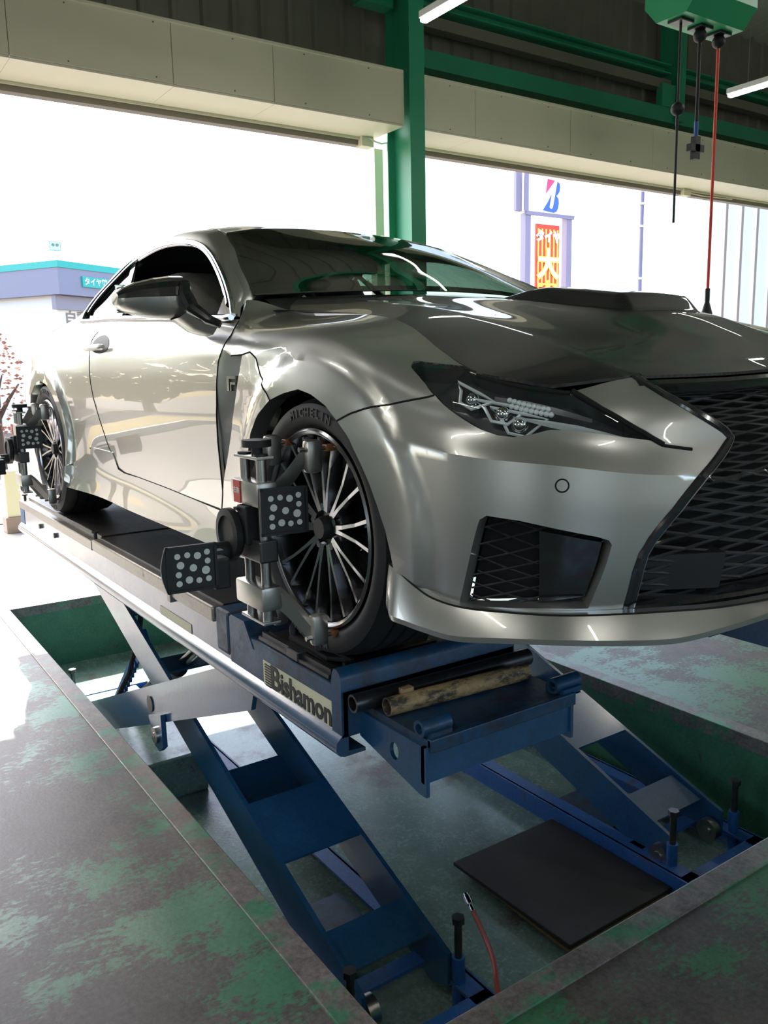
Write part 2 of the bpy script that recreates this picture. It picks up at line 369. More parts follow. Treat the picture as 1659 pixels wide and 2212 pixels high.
# ---- back wall: sheet above the shutters, columns, beams
wb = root('wall_back', (WX, 3, 3), kind='structure')
corrug('wall_sheet', M['greywall'], wb, (WX-.02, RY0-.2, 3.0), (0, 1, 0), (0, 0, 1), RY1-RY0+.4, RZ-3.0+.1, .26, .035)
for y in (-3.05, 2.78, 9.8):
    mb = MB(); ibeam(mb, (-4.63, y, FZ), (-4.63, y, RZ-.05), .36, .16, .012, (1, 0, 0)); mb.build('column', M['green'], wb)
    MB().box((-4.87, y-.17, FZ), (-4.38, y+.17, FZ+.02)).build('base_plate', M['green'], wb)
mb = MB(); ibeam(mb, (-4.80, 6.72, 3.42), (-4.80, 6.72, RZ), .26, .14, .012, (1, 0, 0)); mb.build('stud', M['green'], wb)
MB().box((-4.93, 2.9, 3.40), (-4.72, RY1, 3.56)).build('girt', M['green'], wb)
for y0, y1 in ((2.9, 6.62), (6.82, RY1)):
    mb = MB(); ibeam(mb, (-4.84, y0, 3.98), (-4.84, y1, 3.98), .10, .20); mb.build('girt', M['green'], wb)
    MB().box((-4.86, y0, 3.76), (-4.74, y1, 3.86)).build('conduit_tray', M['railgrey'], wb)
MB().box((-4.80, 2.36, 3.80), (-4.66, 2.69, 3.98)).build('gusset', M['green'], wb)
MB().box((-4.78, 6.42, 3.56), (-4.70, 6.66, 3.80)).build('gusset', M['green'], wb)
# wall below and beside the openings, right of the picture and left of it
MB().box((WX-.10, RY0-.2, FZ), (WX, -3.13, 3.0)).build('wall_panel', M['wallgreen'], wb)
MB().box((WX-.10, 9.88, FZ), (WX, RY1+.2, 3.0)).build('wall_panel', M['wallgreen'], wb)
# shutter headers
def header(name, edges, gap):
    h = root(name, (HX, edges[0], 2.8), kind='structure')
    for a, b in zip(edges[:-1], edges[1:]):
        MB().box((HX-.004, a+gap, 2.805), (HX+.008, b-gap, 3.235), bev=.003).build('face_panel', M['cream'], h)
        MB().box((WX+.06, a+gap*.7, 2.785), (HX+.006, b-gap*.7, 2.800)).build('soffit_panel', M['cream'], h)
    MB().box((WX+.02, edges[0], 3.22), (HX+.016, edges[-1], 3.245), bev=.004).build('top_cap', M['cream'], h)
    MB().box((HX-.03, edges[0], 2.81), (HX-.006, edges[-1], 3.22)).build('backing', M['railgrey'], h)
    MB().box((WX-.03, edges[0], 2.72), (WX+.06, edges[-1], 2.80), bev=.004).build('bottom_rail', M['railgrey'], h)
    MB().box((WX+.06, edges[0], 2.765), (WX+.085, edges[-1], 2.785)).build('bottom_rail', M['cream'], h)
    for y in np.arange(edges[0]+.3, edges[-1], .62):
        MB().cyl((HX+.007, y, 2.83), (HX+.013, y, 2.83), .006, 8).build('rivet', M['railgrey'], h)
        MB().cyl((HX+.007, y, 3.20), (HX+.013, y, 3.20), .006, 8).build('rivet', M['railgrey'], h)
    return h
h1 = header('trim_1', [-2.96, -1.7, -.56, .57, 1.40, 2.66], .002)
h2 = header('trim_2', [2.88, 3.48, 4.74, 6.03, 7.75, 9.72], .0022)
MB().box((HX-.25, 2.660, 2.80), (HX+.004, 2.668, 3.235)).build('end_cap', M['cream'], h1)
MB().box((WX+.02, 2.50, 2.70), (WX+.13, 2.63, 2.785), bev=.006).build('junction_box', M['cream'], h1)
MB().tube([(WX+.10, 2.53, 2.775), (WX+.14, 2.58, 2.772), (WX+.15, 2.63, 2.745), (WX+.15, 2.70, 2.735), (WX+.15, 2.80, 2.76)], .009, 6).build('cable', M['cream'], h1, smooth=True)
MB().box((WX+.02, 7.2, 2.705), (WX+.11, 7.34, 2.785), bev=.006).build('junction_box', M['cream'], h2)
MB().tube([(WX+.10, 7.34, 2.74), (WX+.10, 7.6, 2.73), (WX+.10, 8.2, 2.745)], .006, 6).build('cable', M['cream'], h2, smooth=True)
# shutter guide posts at the openings
for i, (y0, y1) in enumerate(((2.695, 2.79), (2.86, 2.92), (-2.96, -2.80), (9.66, 9.72))):
    MB().box((WX-.06, y0, FZ), (WX+.04, y1, 2.72), bev=.004).build('trim_%d' % (i+3), M['cream'], kind='structure')
# ---- the other walls of the hall (behind and beside the camera), with windows added for light
def wall_with_light_openings(name, axis, pos, a0, a1, wins, z0=FZ, z1=RZ+.95, th=.12):
    r = root(name, ((pos, (a0+a1)/2, z0) if axis == 'x' else ((a0+a1)/2, pos, z0)), kind='structure')
    def bx(a, b, c, d, m_, nm, off=0, t=th):
        lo, hi = ((pos+off, a, c), (pos+off+t, b, d)) if axis == 'x' else ((a, pos+off, c), (b, pos+off+t, d))
        MB().box(lo, hi).build(nm, m_, r)
    xs = sorted({a0, a1, *[q for w_ in wins for q in w_[:2]]})
    for a, b in zip(xs[:-1], xs[1:]):
        hit = [w_ for w_ in wins if w_[0] <= a+1e-6 and w_[1] >= b-1e-6]
        if not hit: bx(a, b, z0, z1, M['wall'], 'wall_panel'); continue
        w_ = hit[0]
        if w_[2] > z0: bx(a, b, z0, w_[2], M['wall'], 'wall_panel')
        bx(a, b, w_[3], z1, M['wall'], 'wall_panel')
    for w_ in wins:
        n = max(2, int((w_[1]-w_[0])/1.1))
        for k in range(n+1):
            q = w_[0]+(w_[1]-w_[0])*k/n; bx(q-.025, q+.025, w_[2], w_[3], M['railgrey'], 'added_mullion')
    return r
wall_with_light_openings('wall_front', 'x', RX1, RY0, RY1, [(-5.0, -1.2, -.2, 2.3), (0.5, 4.5, .4, 2.2)])
wall_with_light_openings('wall_right', 'y', RY0-.12, WX, RX1, [(-4.2, -1.6, .3, 2.0), (2.2, 5.0, .1, 2.2)])
wall_with_light_openings('wall_left', 'y', RY1, WX, RX1, [(-3.0, 0.2, .3, 2.0)])
# ================================================================ SCISSOR LIFT (two platforms, the right one mirrored to the left)
def arm_poly(p, q, w, y, tips=.35):
    """flat bar outline in the x-z plane from p to q with chamfered ends"""
    p = np.array(p, float); q = np.array(q, float); d = (q-p)/np.linalg.norm(q-p); n = np.array((-d[1], d[0])); a = w*tips
    pts = [p+n*w*.5+d*a, p+n*w*.12, p-n*w*.5+d*a*.6, q-n*w*.5-d*a, q-n*w*.12, q+n*w*.5-d*a*.6]
    return [(x, y, z) for x, z in pts]
def lift(s, label):
    mir = s > 0; DY = .10 if mir else 0.      # the lift is centred on the pit, the car stands a little to the right of it
    R_ = root('scissor_lift', (-1.5, s*.68+DY, PZ), label, 'car lift', 'alignment lift platforms in the pit')
    def B(mb, name, mt, parent=R_, **k): return mb.build(name, mt, parent, mirror=mir, dy=DY, **k)
    yo, yi = -.95, -.40
    X0, X1 = -3.47, .19
    # main frame: outer channel with rolled lower flange, inner channel, cross plates
    prof = [(yo, -.045), (yo, -.150), (yo-.012, -.160), (yo-.022, -.170), (yo-.024, -.190), (yo-.014, -.204), (yo, -.209), (yo+.06, -.209), (yo+.06, -.200), (yo+.012, -.196), (yo+.012, -.045)]
    B(MB().prism([(X0, y, z) for y, z in prof], (X1-X0, 0, 0)), 'outer_channel', M['blue'], smooth=True, angle=50)
    B(MB().box((X0, yi-.012, -.205), (X1, yi, -.045)).box((X0, yi-.06, -.205), (X1, yi-.012, -.195)), 'inner_channel', M['blue'])
    B(MB().box((X0, yo+.012, -.075), (X1, yi-.012, -.045)), 'deck_frame', M['bluedirt'])
    for x in (-3.40, -2.6, -1.6, -.7, .0): B(MB().box((x-.02, yo+.012, -.20), (x+.02, yi-.012, -.075)), 'cross_member', M['blue'])
    # rear deck, 0 level, with a slip plate
    B(MB().box((X0, yo-.006, -.062), (-1.935, yo+.012, -.018), bev=.004).box((X0, yo+.012, -.045), (-1.935, yo+.05, -.020)), 'side_rail', M['steel'] if False else M['deckrail'])
    B(MB().box((X0+.02, yo+.045, -.045), (-1.945, yi-.005, -.004), bev=.004), 'slip_plate', M['deck'])
    B(MB().box((X0, yo-.002, -.19), (X0+.10, yo+.002, -.06)), 'end_panel', M['pitblue'])
    for x in (X0+.03, -1.97): B(MB().cyl((x, yo+.025, -.02), (x, yo+.025, .012), .008, 10).cyl((x, yo+.025, .010), (x, yo+.025, .018), .016, 10), 'lock_pin', M['darksteel'], smooth=True)
    for x in (-2.95, -2.62): B(MB().cyl((x, yo-.002, -.10), (x, yo-.012, -.10), .014, 12), 'side_bolt', M['railgrey'], smooth=True)
    # middle deck: slot in the side, steel edging in two lengths
    B(MB().box((-1.925, yo+.03, -.045), (-.575, yi-.005, -.006), bev=.004), 'deck_plate', M['deck'])
    for a, b in ((-1.92, -.955), (-.945, -.575)):
        B(MB().box((a, yo-.008, -.058), (b, yo+.03, -.008), bev=.007), 'side_rail', M['deckrail'])
    B(MB().box((-.965, yo-.014, -.075), (-.935, yo+.02, -.004), bev=.003), 'joint_clip', M['deckrail'])
    B(MB().box((-1.93, yo+.004, -.100), (-.56, yo+.020, -.056)), 'side_slot', M['matte'])
    # blue bridge pieces before the turntable
    B(MB().box((-.565, yo-.004, -.14), (-.465, yi, -.004), bev=.012), 'bridge_block', M['bluedirt'])
    B(MB().prism([(-.455, yo-.004, -.07), (-.455, yo-.004, -.010), (-.440, yo-.004, .000), (-.350, yo-.004, .000), (-.295, yo-.004, -.07)], (0, .40, 0)), 'bridge_wedge', M['bluedirt'])
    B(MB().box((-.465, yo-.002, -.16), (X1-.04, yi-.002, -.040), bev=.006), 'front_deck', M['bluedirt'])
    B(MB().box((-.290, yo+.01, -.0405), (X1-.048, yi-.01, -.0375)), 'deck_plate', M['deck'])
    # front end hump and extension box
    hp = [(X1-.046, -.16), (X1-.046, -.030), (X1-.040, -.004), (X1-.032, .008), (X1-.018, .008), (X1-.006, .000), (X1, -.015), (X1, -.16)]
    B(MB().prism([(x, yo-.006, z) for x, z in hp], (0, yi-yo+.010, 0)), 'front_stop', M['bluedirt'], smooth=True, angle=50)
    bx0, bx1, by0, by1 = X1, .46, -.905, -.445
    B(MB().box((bx0, by0+.01, -.100), (bx1-.002, by1, -.084)).box((bx1-.012, by0+.01, -.112), (bx1+.004, by1, -.080), bev=.003), 'extension_top', M['bluedirt'])
    B(MB().box((bx1-.022, by0, -.185), (bx1-.010, by1-.01, -.100)), 'extension_front', M['blue'])
    # side plate with an oval hole
    n = 20; cx, cz = .335, -.150
    outer = [(bx0, -.100), (bx1-.004, -.100), (bx1-.004, -.215), (bx1-.03, -.215), (bx0, -.165)]
    hole = [(cx+.017*math.cos(2*math.pi*i/n), cz+.022*math.sin(2*math.pi*i/n)) for i in range(n)]
    vs = [Vector(p) for p in outer+hole]; k = len(outer)
    ed = [(i, (i+1) % k) for i in range(k)]+[(k+i, k+(i+1) % n) for i in range(n)]
    rv, re, rf, *_ = delaunay_2d_cdt(vs, ed, [], 0, 1e-6)
    mb = MB(); F = []
    for f in rf:
        c = sum((Vector(rv[i]) for i in f), Vector((0, 0)))/len(f)
        if (c.x-cx)**2/.017**2+(c.y-cz)**2/.022**2 < .92: continue
        if c.y < -.165-(c.x-bx0)*(.05/.24): continue
        F.append(tuple(f))
    mb.add([(p.x, by0, p.y) for p in rv], F).add([(p.x, by0+.01, p.y) for p in rv], [f[::-1] for f in F])
    for a, b in ed: mb.add([(vs[a].x, by0, vs[a].y), (vs[b].x, by0, vs[b].y), (vs[b].x, by0+.01, vs[b].y), (vs[a].x, by0+.01, vs[a].y)], [(0, 1, 2, 3)])
    B(mb, 'extension_side', M['blue'])
    B(MB().box((bx0, by1-.01, -.20), (bx1-.004, by1, -.100)), 'extension_side', M['blue'])
    for y0, y1 in ((by0+.005, by0+.085), (by1-.045, by1+.04)):
        B(MB().pipe((.425, y0, -.066), (.425, y1, -.066), .020, .012).box((.395, y0+.01, -.084), (.455, y1-.01, -.070)), 'hinge_tube', M['bluedirt'], smooth=True)
    # scissor arms
    top, bot = -.235, -1.165
    A0, A1 = (-2.56, top), (.02, -1.15)         # arm pair with its foot at the front
    B0, B1 = (-2.72, -1.155), (-.44, top)        # crossing pair with its foot at the rear
    wd = .165
    for y in (-.815, -.50): B(MB().prism(arm_poly(A0, A1, wd, y), (0, .016, 0)), 'inner_arm', M['blue'])
    for y in (-.895, -.445): B(MB().prism(arm_poly(B0, B1, .155, y), (0, .016, 0)), 'outer_arm', M['blue'])
    def zA(x): return A0[1]+(A1[1]-A0[1])*(x-A0[0])/(A1[0]-A0[0])
    def zB(x): return B0[1]+(B1[1]-B0[1])*(x-B0[0])/(B1[0]-B0[0])
    d = np.array((A1[0]-A0[0], A1[1]-A0[1])); d /= np.linalg.norm(d); nn = np.array((-d[1], d[0])); nn *= np.sign(nn[1])
    for x0, x1, off in ((-.76, -.50, .070), (-.24, -.10, .055), (-1.05, -.82, -.075), (-2.3, -1.95, .06), (-1.72, -1.62, -.03)):
        a = np.array((x0, zA(x0)))+nn*off; b = np.array((x1, zA(x1)))+nn*off
        pl = [(a[0], -.80, a[1]), (b[0], -.80, b[1]), (b[0], -.50, b[1]), (a[0], -.50, a[1])]
        B(MB().prism(pl, (nn[0]*.012, 0, nn[1]*.012)), 'arm_tie_plate', M['blue'])
    for x0, x1 in ((-2.5, -2.35), (-.72, -.60)):
        a = (x0, zB(x0)); b = (x1, zB(x1))
        B(MB().prism([(a[0], -.879, a[1]), (b[0], -.879, b[1]), (b[0], -.445, b[1]), (a[0], -.445, a[1])], (0, 0, .012)), 'arm_tie_plate', M['blue'])
    B(MB().cyl((-1.45, -.90, -.635), (-1.45, -.425, -.635), .035, 20), 'pivot_shaft', M['darksteel'], smooth=True)
    pv = (-1.335, -.725)
    B(MB().prism([(pv[0]-.085, -.897, pv[1]+.055), (pv[0]+.065, -.897, pv[1]+.105), (pv[0]+.07, -.897, pv[1]-.03), (pv[0]+.02, -.897, pv[1]-.065), (pv[0]-.03, -.897, pv[1]-.055)], (0, -.02, 0)), 'pivot_bracket', M['blue'])
    B(MB().cyl((pv[0], -.914, pv[1]), (pv[0], -.928, pv[1]), .034, 24).cyl((pv[0], -.926, pv[1]), (pv[0], -.931, pv[1]), .012, 12), 'pivot_cap', M['steel'], smooth=True)
    for (x, z), nm in ((A1, 'foot_roller'), (B1, 'top_roller')):
        for y in (-.77, -.47):
            zz = z+.008 if z < -.5 else z+.01
            B(MB().cyl((x-.04, y-.018, zz), (x-.04, y+.018, zz), .045, 24).cyl((x-.04, y-.024, zz), (x-.04, y+.024, zz), .02, 16), nm, M['steel'], smooth=True)
    # hydraulic ram and safety ratchet
    B(MB().cyl((-2.55, -.66, -1.10), (-1.75, -.66, -.62), .045, 20), 'ram_cylinder', M['darksteel'], smooth=True)
    B(MB().cyl((-1.75, -.66, -.62), (-1.42, -.66, -.42), .024, 16), 'ram_rod', M['steel'], smooth=True)
    a = np.array((-2.62, -1.13)); b = np.array((-1.95, -.52)); dd = (b-a)/np.linalg.norm(b-a); n2 = np.array((dd[1], -dd[0])); Lr = np.linalg.norm(b-a)
    pts = [a-n2*.05, b-n2*.05, b+n2*.02]
    k = 12
    for i in range(k, 0, -1):
        q = a+dd*Lr*.75*i/k; pts += [q+n2*.02, q-dd*Lr*.75/k*.25-n2*.012]
    pts.append(a+n2*.02)
    B(MB().prism([(x, -.74, z) for x, z in pts], (0, .018, 0)), 'safety_ratchet', M['pitblue'])
    B(MB().tube([(-2.6, -.78, -1.12), (-2.35, -.79, -.95), (-2.1, -.78, -.72), (-1.95, -.76, -.45), (-1.9, -.75, -.26)], .013, 8), 'hydraulic_hose', M['black'], smooth=True)
    # base frame on the pit floor
    zb, zt = PZ, PZ+.085
    for y in (-.90, -.42):
        sgn = 1 if y < -.6 else -1
        B(MB().box((-3.0, y-.008, zb), (.14, y+.008, zt)).box((-3.0, min(y, y+sgn*.07), zt-.01), (.14, max(y, y+sgn*.07), zt)), 'base_rail', M['pitblue'])
    B(MB().box((.10, -.90, zb), (.14, -.42, zt), bev=.003), 'base_crossbar', M['pitblue'])
    B(MB().box((-.16, -.86, zt-.012), (-.10, -.46, zt)), 'base_crossbar', M['pitblue'])
    B(MB().box((-3.04, -.90, zb), (-2.98, -.42, zt+.03), bev=.003), 'base_crossbar', M['pitblue'])
    B(MB().box((-.60, -.80, zb), (-.30, -.52, zb+.06)), 'base_plate', M['bluedirt'])
    for x, y in ((.03, -.86), (.03, -.47), (-2.93, -.86)):
        B(MB().cyl((x, y, zb), (x, y, zb+.17), .021, 14), 'levelling_sleeve', M['pitblue'], smooth=True)
        B(MB().cyl((x, y, zb+.16), (x, y, zb+.285), .0125, 12).cyl((x, y, zb+.285), (x, y, zb+.305), .021, 6), 'levelling_bolt', M['darksteel'], smooth=True)
    return R_
M['deckrail'] = worn('deck_side_rail', (.30, .28, .25), (.05, .04, .035), 16, .66, .05, (1, 1, 1), (.3, .5), 8, .6)
liftR = lift(-1, 'blue scissor lift platform under the right wheels of the car, lettered side towards the camera')
liftL = lift(1, 'blue scissor lift platform under the left wheels, half hidden behind the front bumper')
# maker's label on the side of the near platform
lb = MB().box((-.235, -.9535, -.160), (.155, -.9505, -.083)).build('maker_label', M['label'], liftR, label='cream label with the maker name in black letters')
text('ishamon', .082, M['ink'], lb, frame((.006, -.954, -.122), (1, 0, 0), (0, 0, 1)), offset=.0020, width=.266)
text('B', .094, M['ink'], lb, frame((-.160, -.954, -.121), (1, 0, 0), (0, 0, 1)), offset=.002, width=.056)
for k in range(9): MB().box((-.222, -.9555, -.153+k*.0075), (-.190+.0008*k, -.9535, -.1495+k*.0075)).build('label_stripe', M['ink'], lb)
MB().box((-1.08, -.9525, -.150), (-.78, -.9505, -.118)).build('data_label', M['yellowlabel'] if 'yellowlabel' in M else M['label'], liftR)
# turntables under the front wheels
def turntable(s, label):
    r = root('turntable', (0, s*.77, -.04), label, 'turntable', 'wheel turntables')
    def oc(x0, x1, y0, y1, c): return [(x0+c, y0), (x1-c, y0), (x1, y0+c), (x1, y1-c), (x1-c, y1), (x0+c, y1), (x0, y1-c), (x0, y0+c)]
    MB().box((-.275, s*.765-.180, -.0375), (.115, s*.765+.185, -.026), bev=.003).build('base_plate', M['darksteel'], r)
    MB().prism([(x, y, -.022) for x, y in oc(-.255, .110, s*.735-.165, s*.735+.165, .08)], (0, 0, .011)).build('top_plate', M['rubber'], r)
    MB().cyl((-.05, s*.76, -.026), (-.05, s*.76, -.022), .14, 32).build('bearing_disc', M['darksteel'], r)
    yb = s*.930
    MB().box((-.27, yb-.005, -.026), (.11, yb+.005, -.014)).build('guide_bar', M['darksteel'], r)
    MB().box((-.27, s*.912-.003, -.026), (.11, s*.912+.003, -.016)).build('guide_bar', M['darksteel'], r)
    MB().box((-.10, yb-.018, -.036), (-.04, yb+.012, -.010), bev=.003).build('pointer_block', M['darksteel'], r)
    for x, y in ((-.19, s*.875), (-.03, s*.885), (.07, s*.70)):
        MB().cyl((x, y, -.012), (x, y, .014), .013, 12).build('lock_pin', M['darksteel'], r, smooth=True)
    MB().box((-.065, s*.868-.004, -.011), (.105, s*.868+.004, -.002)).build('stop_bar', M['darksteel'], r)
    MB().box((.100, s*.735-.16, -.036), (.112, s*.735+.13, -.006)).build('front_bar', M['darksteel'], r)
    return r
turntable(-1, 'dark steel turntable plate under the right front tyre')
turntable(1, 'dark steel turntable plate under the left front tyre')
# loose pipes lying on the extension of the near platform
MB().pipe((.228, -.948, -.061), (.242, -.395, -.061), .0225, .017).build('steel_pipe', M['darksteel'], smooth=True, label='dark steel pipe lying on the lift extension against the end stop', cat='pipe', group='loose pipes on the lift')
MB().pipe((.292, -.893, -.061), (.318, -.475, -.061), .0225, .018).box((.272, -.845, -.044), (.292, -.815, -.030)).build('steel_pipe', M['yellowworn'], smooth=True, label='worn yellow pipe lying on the lift extension beside the dark pipe', cat='pipe', group='loose pipes on the lift')
# rubber mats and air hose in the pit
def mat_slab(z, rot, dx, m_, name, label, sx=.30, sy=.275, th=.02):
    mt = Matrix.Translation((-.215+dx, .228, z)) @ Matrix.Rotation(rot, 4, 'Z') @ Matrix.Rotation(-.02, 4, 'X')
    return MB().box((-sx, -sy, 0), (sx, sy, th), mt, bev=.004).build(name, m_, label=label, cat='mat', group='mats stacked in the pit')
M['board'] = mat('plywood', (.16, .10, .05), .8, noise=.3, nscale=10)
mat_slab(PZ+.012, -.02, .02, M['board'], 'plywood_board', 'thin wooden board under the black rubber mat in the pit', .29, .265, .012)
mat_slab(PZ+.030, .02, .0, M['rubber'], 'rubber_mat', 'black rubber mat lying on a board in the pit', .30, .275, .016)
hs = root('air_hose', (.1, -.42, PZ), 'thin red air hose with a chrome coupler rising from the pit floor', 'hose')
hp = [(.30, -.50, PZ+.012), (.24, -.475, PZ+.05), (.17, -.435, PZ+.13), (.09, -.38, PZ+.15), (.0, -.335, PZ+.155), (-.11, -.29, PZ+.165)]
def crs(P, n=8):
    P = [np.array(p, float) for p in P]; out = []
    for i in range(len(P)-1):
        a = P[max(i-1, 0)]; b = P[i]; c = P[i+1]; d = P[min(i+2, len(P)-1)]
        for k in range(n):
            f = k/n; out.append(.5*((2*b)+(-a+c)*f+(2*a-5*b+4*c-d)*f*f+(-a+3*b-3*c+d)*f**3))
    return out+[P[-1]]
MB().tube(crs(hp), .0085, 10).build('hose', mat('red_hose', (.42, .09, .07), .4), hs, smooth=True)
e = np.array(hp[-1]); dv = e-np.array(hp[-2]); dv /= np.linalg.norm(dv)
MB().cyl(e, e+dv*.03, .0095, 12).cyl(e+dv*.03, e+dv*.07, .0135, 14).cyl(e+dv*.07, e+dv*.085, .010, 12).build('coupler', M['chrome'], hs, smooth=True)
# ================================================================ CAR: control grids
# ---- car body control grids (metres; x forward from front axle, y left, z up from tyre contact)
BODY=np.array([
[(-3.60,-.74,.28),(-3.68,-.76,.40),(-3.72,-.75,.54),(-3.72,-.74,.66),(-3.72,-.72,.80),(-3.70,-.70,.92),(-3.66,-.58,.97)],
[(-3.42,-.84,.24),(-3.45,-.86,.36),(-3.45,-.868,.50),(-3.45,-.865,.64),(-3.45,-.85,.78),(-3.45,-.82,.89),(-3.42,-.68,.968)],
[(-3.10,-.88,.20),(-3.10,-.90,.33),(-3.10,-.91,.48),(-3.10,-.914,.62),(-3.10,-.902,.76),(-3.10,-.868,.875),(-3.10,-.72,.975)],
[(-2.73,-.89,.18),(-2.73,-.905,.31),(-2.73,-.918,.47),(-2.73,-.922,.62),(-2.73,-.912,.76),(-2.73,-.868,.875),(-2.73,-.745,.982)],
[(-2.36,-.948,.185),(-2.36,-.925,.30),(-2.36,-.908,.45),(-2.36,-.912,.61),(-2.36,-.904,.75),(-2.36,-.865,.87),(-2.36,-.765,.972)],
[(-1.95,-.90,.175),(-1.95,-.884,.29),(-1.95,-.888,.44),(-1.95,-.895,.60),(-1.95,-.890,.74),(-1.95,-.864,.865),(-1.95,-.775,.955)],
[(-1.50,-.895,.165),(-1.50,-.876,.28),(-1.50,-.883,.43),(-1.50,-.891,.59),(-1.50,-.886,.735),(-1.50,-.864,.85),(-1.50,-.785,.932)],
[(-1.00,-.89,.16),(-1.00,-.875,.27),(-1.00,-.882,.43),(-1.00,-.890,.585),(-1.00,-.886,.73),(-1.00,-.868,.83),(-1.00,-.80,.902)],
[(-.60,-.885,.155),(-.60,-.878,.265),(-.60,-.884,.43),(-.60,-.892,.585),(-.60,-.889,.72),(-.62,-.868,.82),(-.70,-.735,.94)],
[(-.33,-.885,.15),(-.33,-.89,.27),(-.33,-.898,.43),(-.33,-.903,.585),(-.33,-.902,.71),(-.33,-.865,.82),(-.53,-.645,.895)],
[(0,-.89,.17),(0,-.90,.29),(0,-.912,.44),(0,-.915,.59),(0,-.905,.70),(0,-.862,.806),(-.05,-.69,.855)],
[(.22,-.888,.19),(.22,-.90,.30),(.22,-.908,.43),(.22,-.908,.57),(.21,-.90,.665),(.19,-.862,.757),(.15,-.715,.82)],
[(.39,-.885,.20),(.40,-.893,.31),(.40,-.894,.43),(.42,-.89,.555),(.385,-.872,.617),(.36,-.850,.68),(.34,-.755,.75)],
[(.54,-.85,.21),(.55,-.85,.31),(.56,-.85,.43),(.56,-.848,.54),(.522,-.832,.588),(.497,-.820,.648),(.47,-.77,.708)],
[(.66,-.765,.215),(.68,-.762,.31),(.69,-.755,.43),(.69,-.753,.527),(.655,-.730,.574),(.636,-.714,.627),(.60,-.685,.675)],
[(.75,-.615,.215),(.77,-.608,.31),(.78,-.60,.42),(.78,-.60,.505),(.752,-.583,.556),(.730,-.568,.622),(.675,-.557,.69)],
[(.82,-.355,.215),(.835,-.352,.31),(.845,-.35,.41),(.845,-.35,.49),(.820,-.343,.552),(.793,-.339,.627),(.735,-.33,.692)],
[(.845,-.165,.215),(.86,-.165,.31),(.87,-.165,.41),(.87,-.165,.49),(.852,-.165,.56),(.818,-.165,.63),(.755,-.165,.697)],
[(.85,0,.215),(.865,0,.31),(.875,0,.41),(.875,0,.49),(.857,0,.56),(.823,0,.63),(.76,0,.697)],
])
HOOD=np.array([
[(-.60,-.64,.905),(-.61,-.595,.938),(-.60,-.33,.955),(-.58,-.165,.965),(-.57,0,.967)],
[(-.33,-.66,.882),(-.33,-.585,.912),(-.33,-.34,.918),(-.33,-.165,.937),(-.33,0,.94)],
[(-.05,-.69,.855),(-.05,-.565,.884),(-.05,-.345,.884),(-.05,-.165,.907),(-.05,0,.91)],
[(.15,-.715,.82),(.16,-.555,.848),(.165,-.35,.848),(.17,-.165,.878),(.17,0,.882)],
[(.34,-.755,.75),(.36,-.553,.80),(.365,-.35,.808),(.37,-.165,.846),(.372,0,.851)],
[(.47,-.77,.708),(.51,-.555,.757),(.515,-.35,.772),(.52,-.167,.79),(.525,0,.797)],
[(.55,-.73,.69),(.60,-.557,.725),(.62,-.345,.733),(.635,-.165,.74),(.64,0,.745)],
[(.60,-.685,.677),(.675,-.557,.692),(.735,-.33,.694),(.755,-.165,.699),(.76,0,.699)],
])
# windshield edge->centre (rows bottom..top), x,y,z
WIND=np.array([
[(-.73,-.69,.962),(-.64,-.50,.97),(-.57,-.25,.978),(-.54,0,.98)],
[(-.86,-.66,1.02),(-.77,-.47,1.04),(-.71,-.24,1.055),(-.69,0,1.06)],
[(-1.03,-.605,1.11),(-.98,-.43,1.14),(-.94,-.22,1.16),(-.92,0,1.166)],
[(-1.28,-.525,1.24),(-1.31,-.38,1.268),(-1.33,-.20,1.284),(-1.335,0,1.29)],
])
ROOF=np.array([
[(-1.28,-.525,1.24),(-1.31,-.38,1.268),(-1.33,-.20,1.284),(-1.335,0,1.29)],
[(-1.45,-.525,1.28),(-1.47,-.38,1.304),(-1.48,-.20,1.317),(-1.48,0,1.322)],
[(-1.72,-.525,1.303),(-1.72,-.38,1.335),(-1.72,-.20,1.351),(-1.72,0,1.357)],
[(-2.05,-.53,1.285),(-2.05,-.39,1.322),(-2.05,-.20,1.34),(-2.05,0,1.347)],
[(-2.40,-.545,1.235),(-2.40,-.40,1.275),(-2.40,-.21,1.295),(-2.40,0,1.302)],
])
REAR=np.array([
[(-2.40,-.545,1.235),(-2.40,-.40,1.275),(-2.40,-.21,1.295),(-2.40,0,1.302)],
[(-2.75,-.57,1.13),(-2.75,-.42,1.175),(-2.75,-.21,1.20),(-2.75,0,1.208)],
[(-3.15,-.60,1.012),(-3.15,-.42,1.04),(-3.15,-.21,1.055),(-3.15,0,1.06)],
])
# greenhouse strip: D (window outline, lower) -> E (glass / roof edge, upper)
GD=np.array([(-.615,-.815,.885),(-.72,-.775,.955),(-.90,-.718,1.045),(-1.13,-.655,1.14),(-1.34,-.615,1.203),(-1.60,-.592,1.245),(-1.86,-.588,1.258),(-2.13,-.612,1.225),(-2.30,-.65,1.16),(-2.42,-.70,1.085),(-2.50,-.735,1.02),(-2.46,-.77,.972)])
GE=np.array([(-.70,-.735,.94),(-.76,-.685,.972),(-.94,-.635,1.063),(-1.155,-.566,1.177),(-1.38,-.523,1.268),(-1.65,-.523,1.296),(-1.92,-.525,1.295),(-2.20,-.53,1.268),(-2.45,-.548,1.222),(-2.78,-.57,1.122),(-3.15,-.60,1.012),(-3.42,-.66,.972)])
def cr1(p0,p1,p2,p3,f): return .5*((2*p1)+(-p0+p2)*f+(2*p0-5*p1+4*p2-p3)*f*f+(-p0+3*p1-3*p2+p3)*f**3)
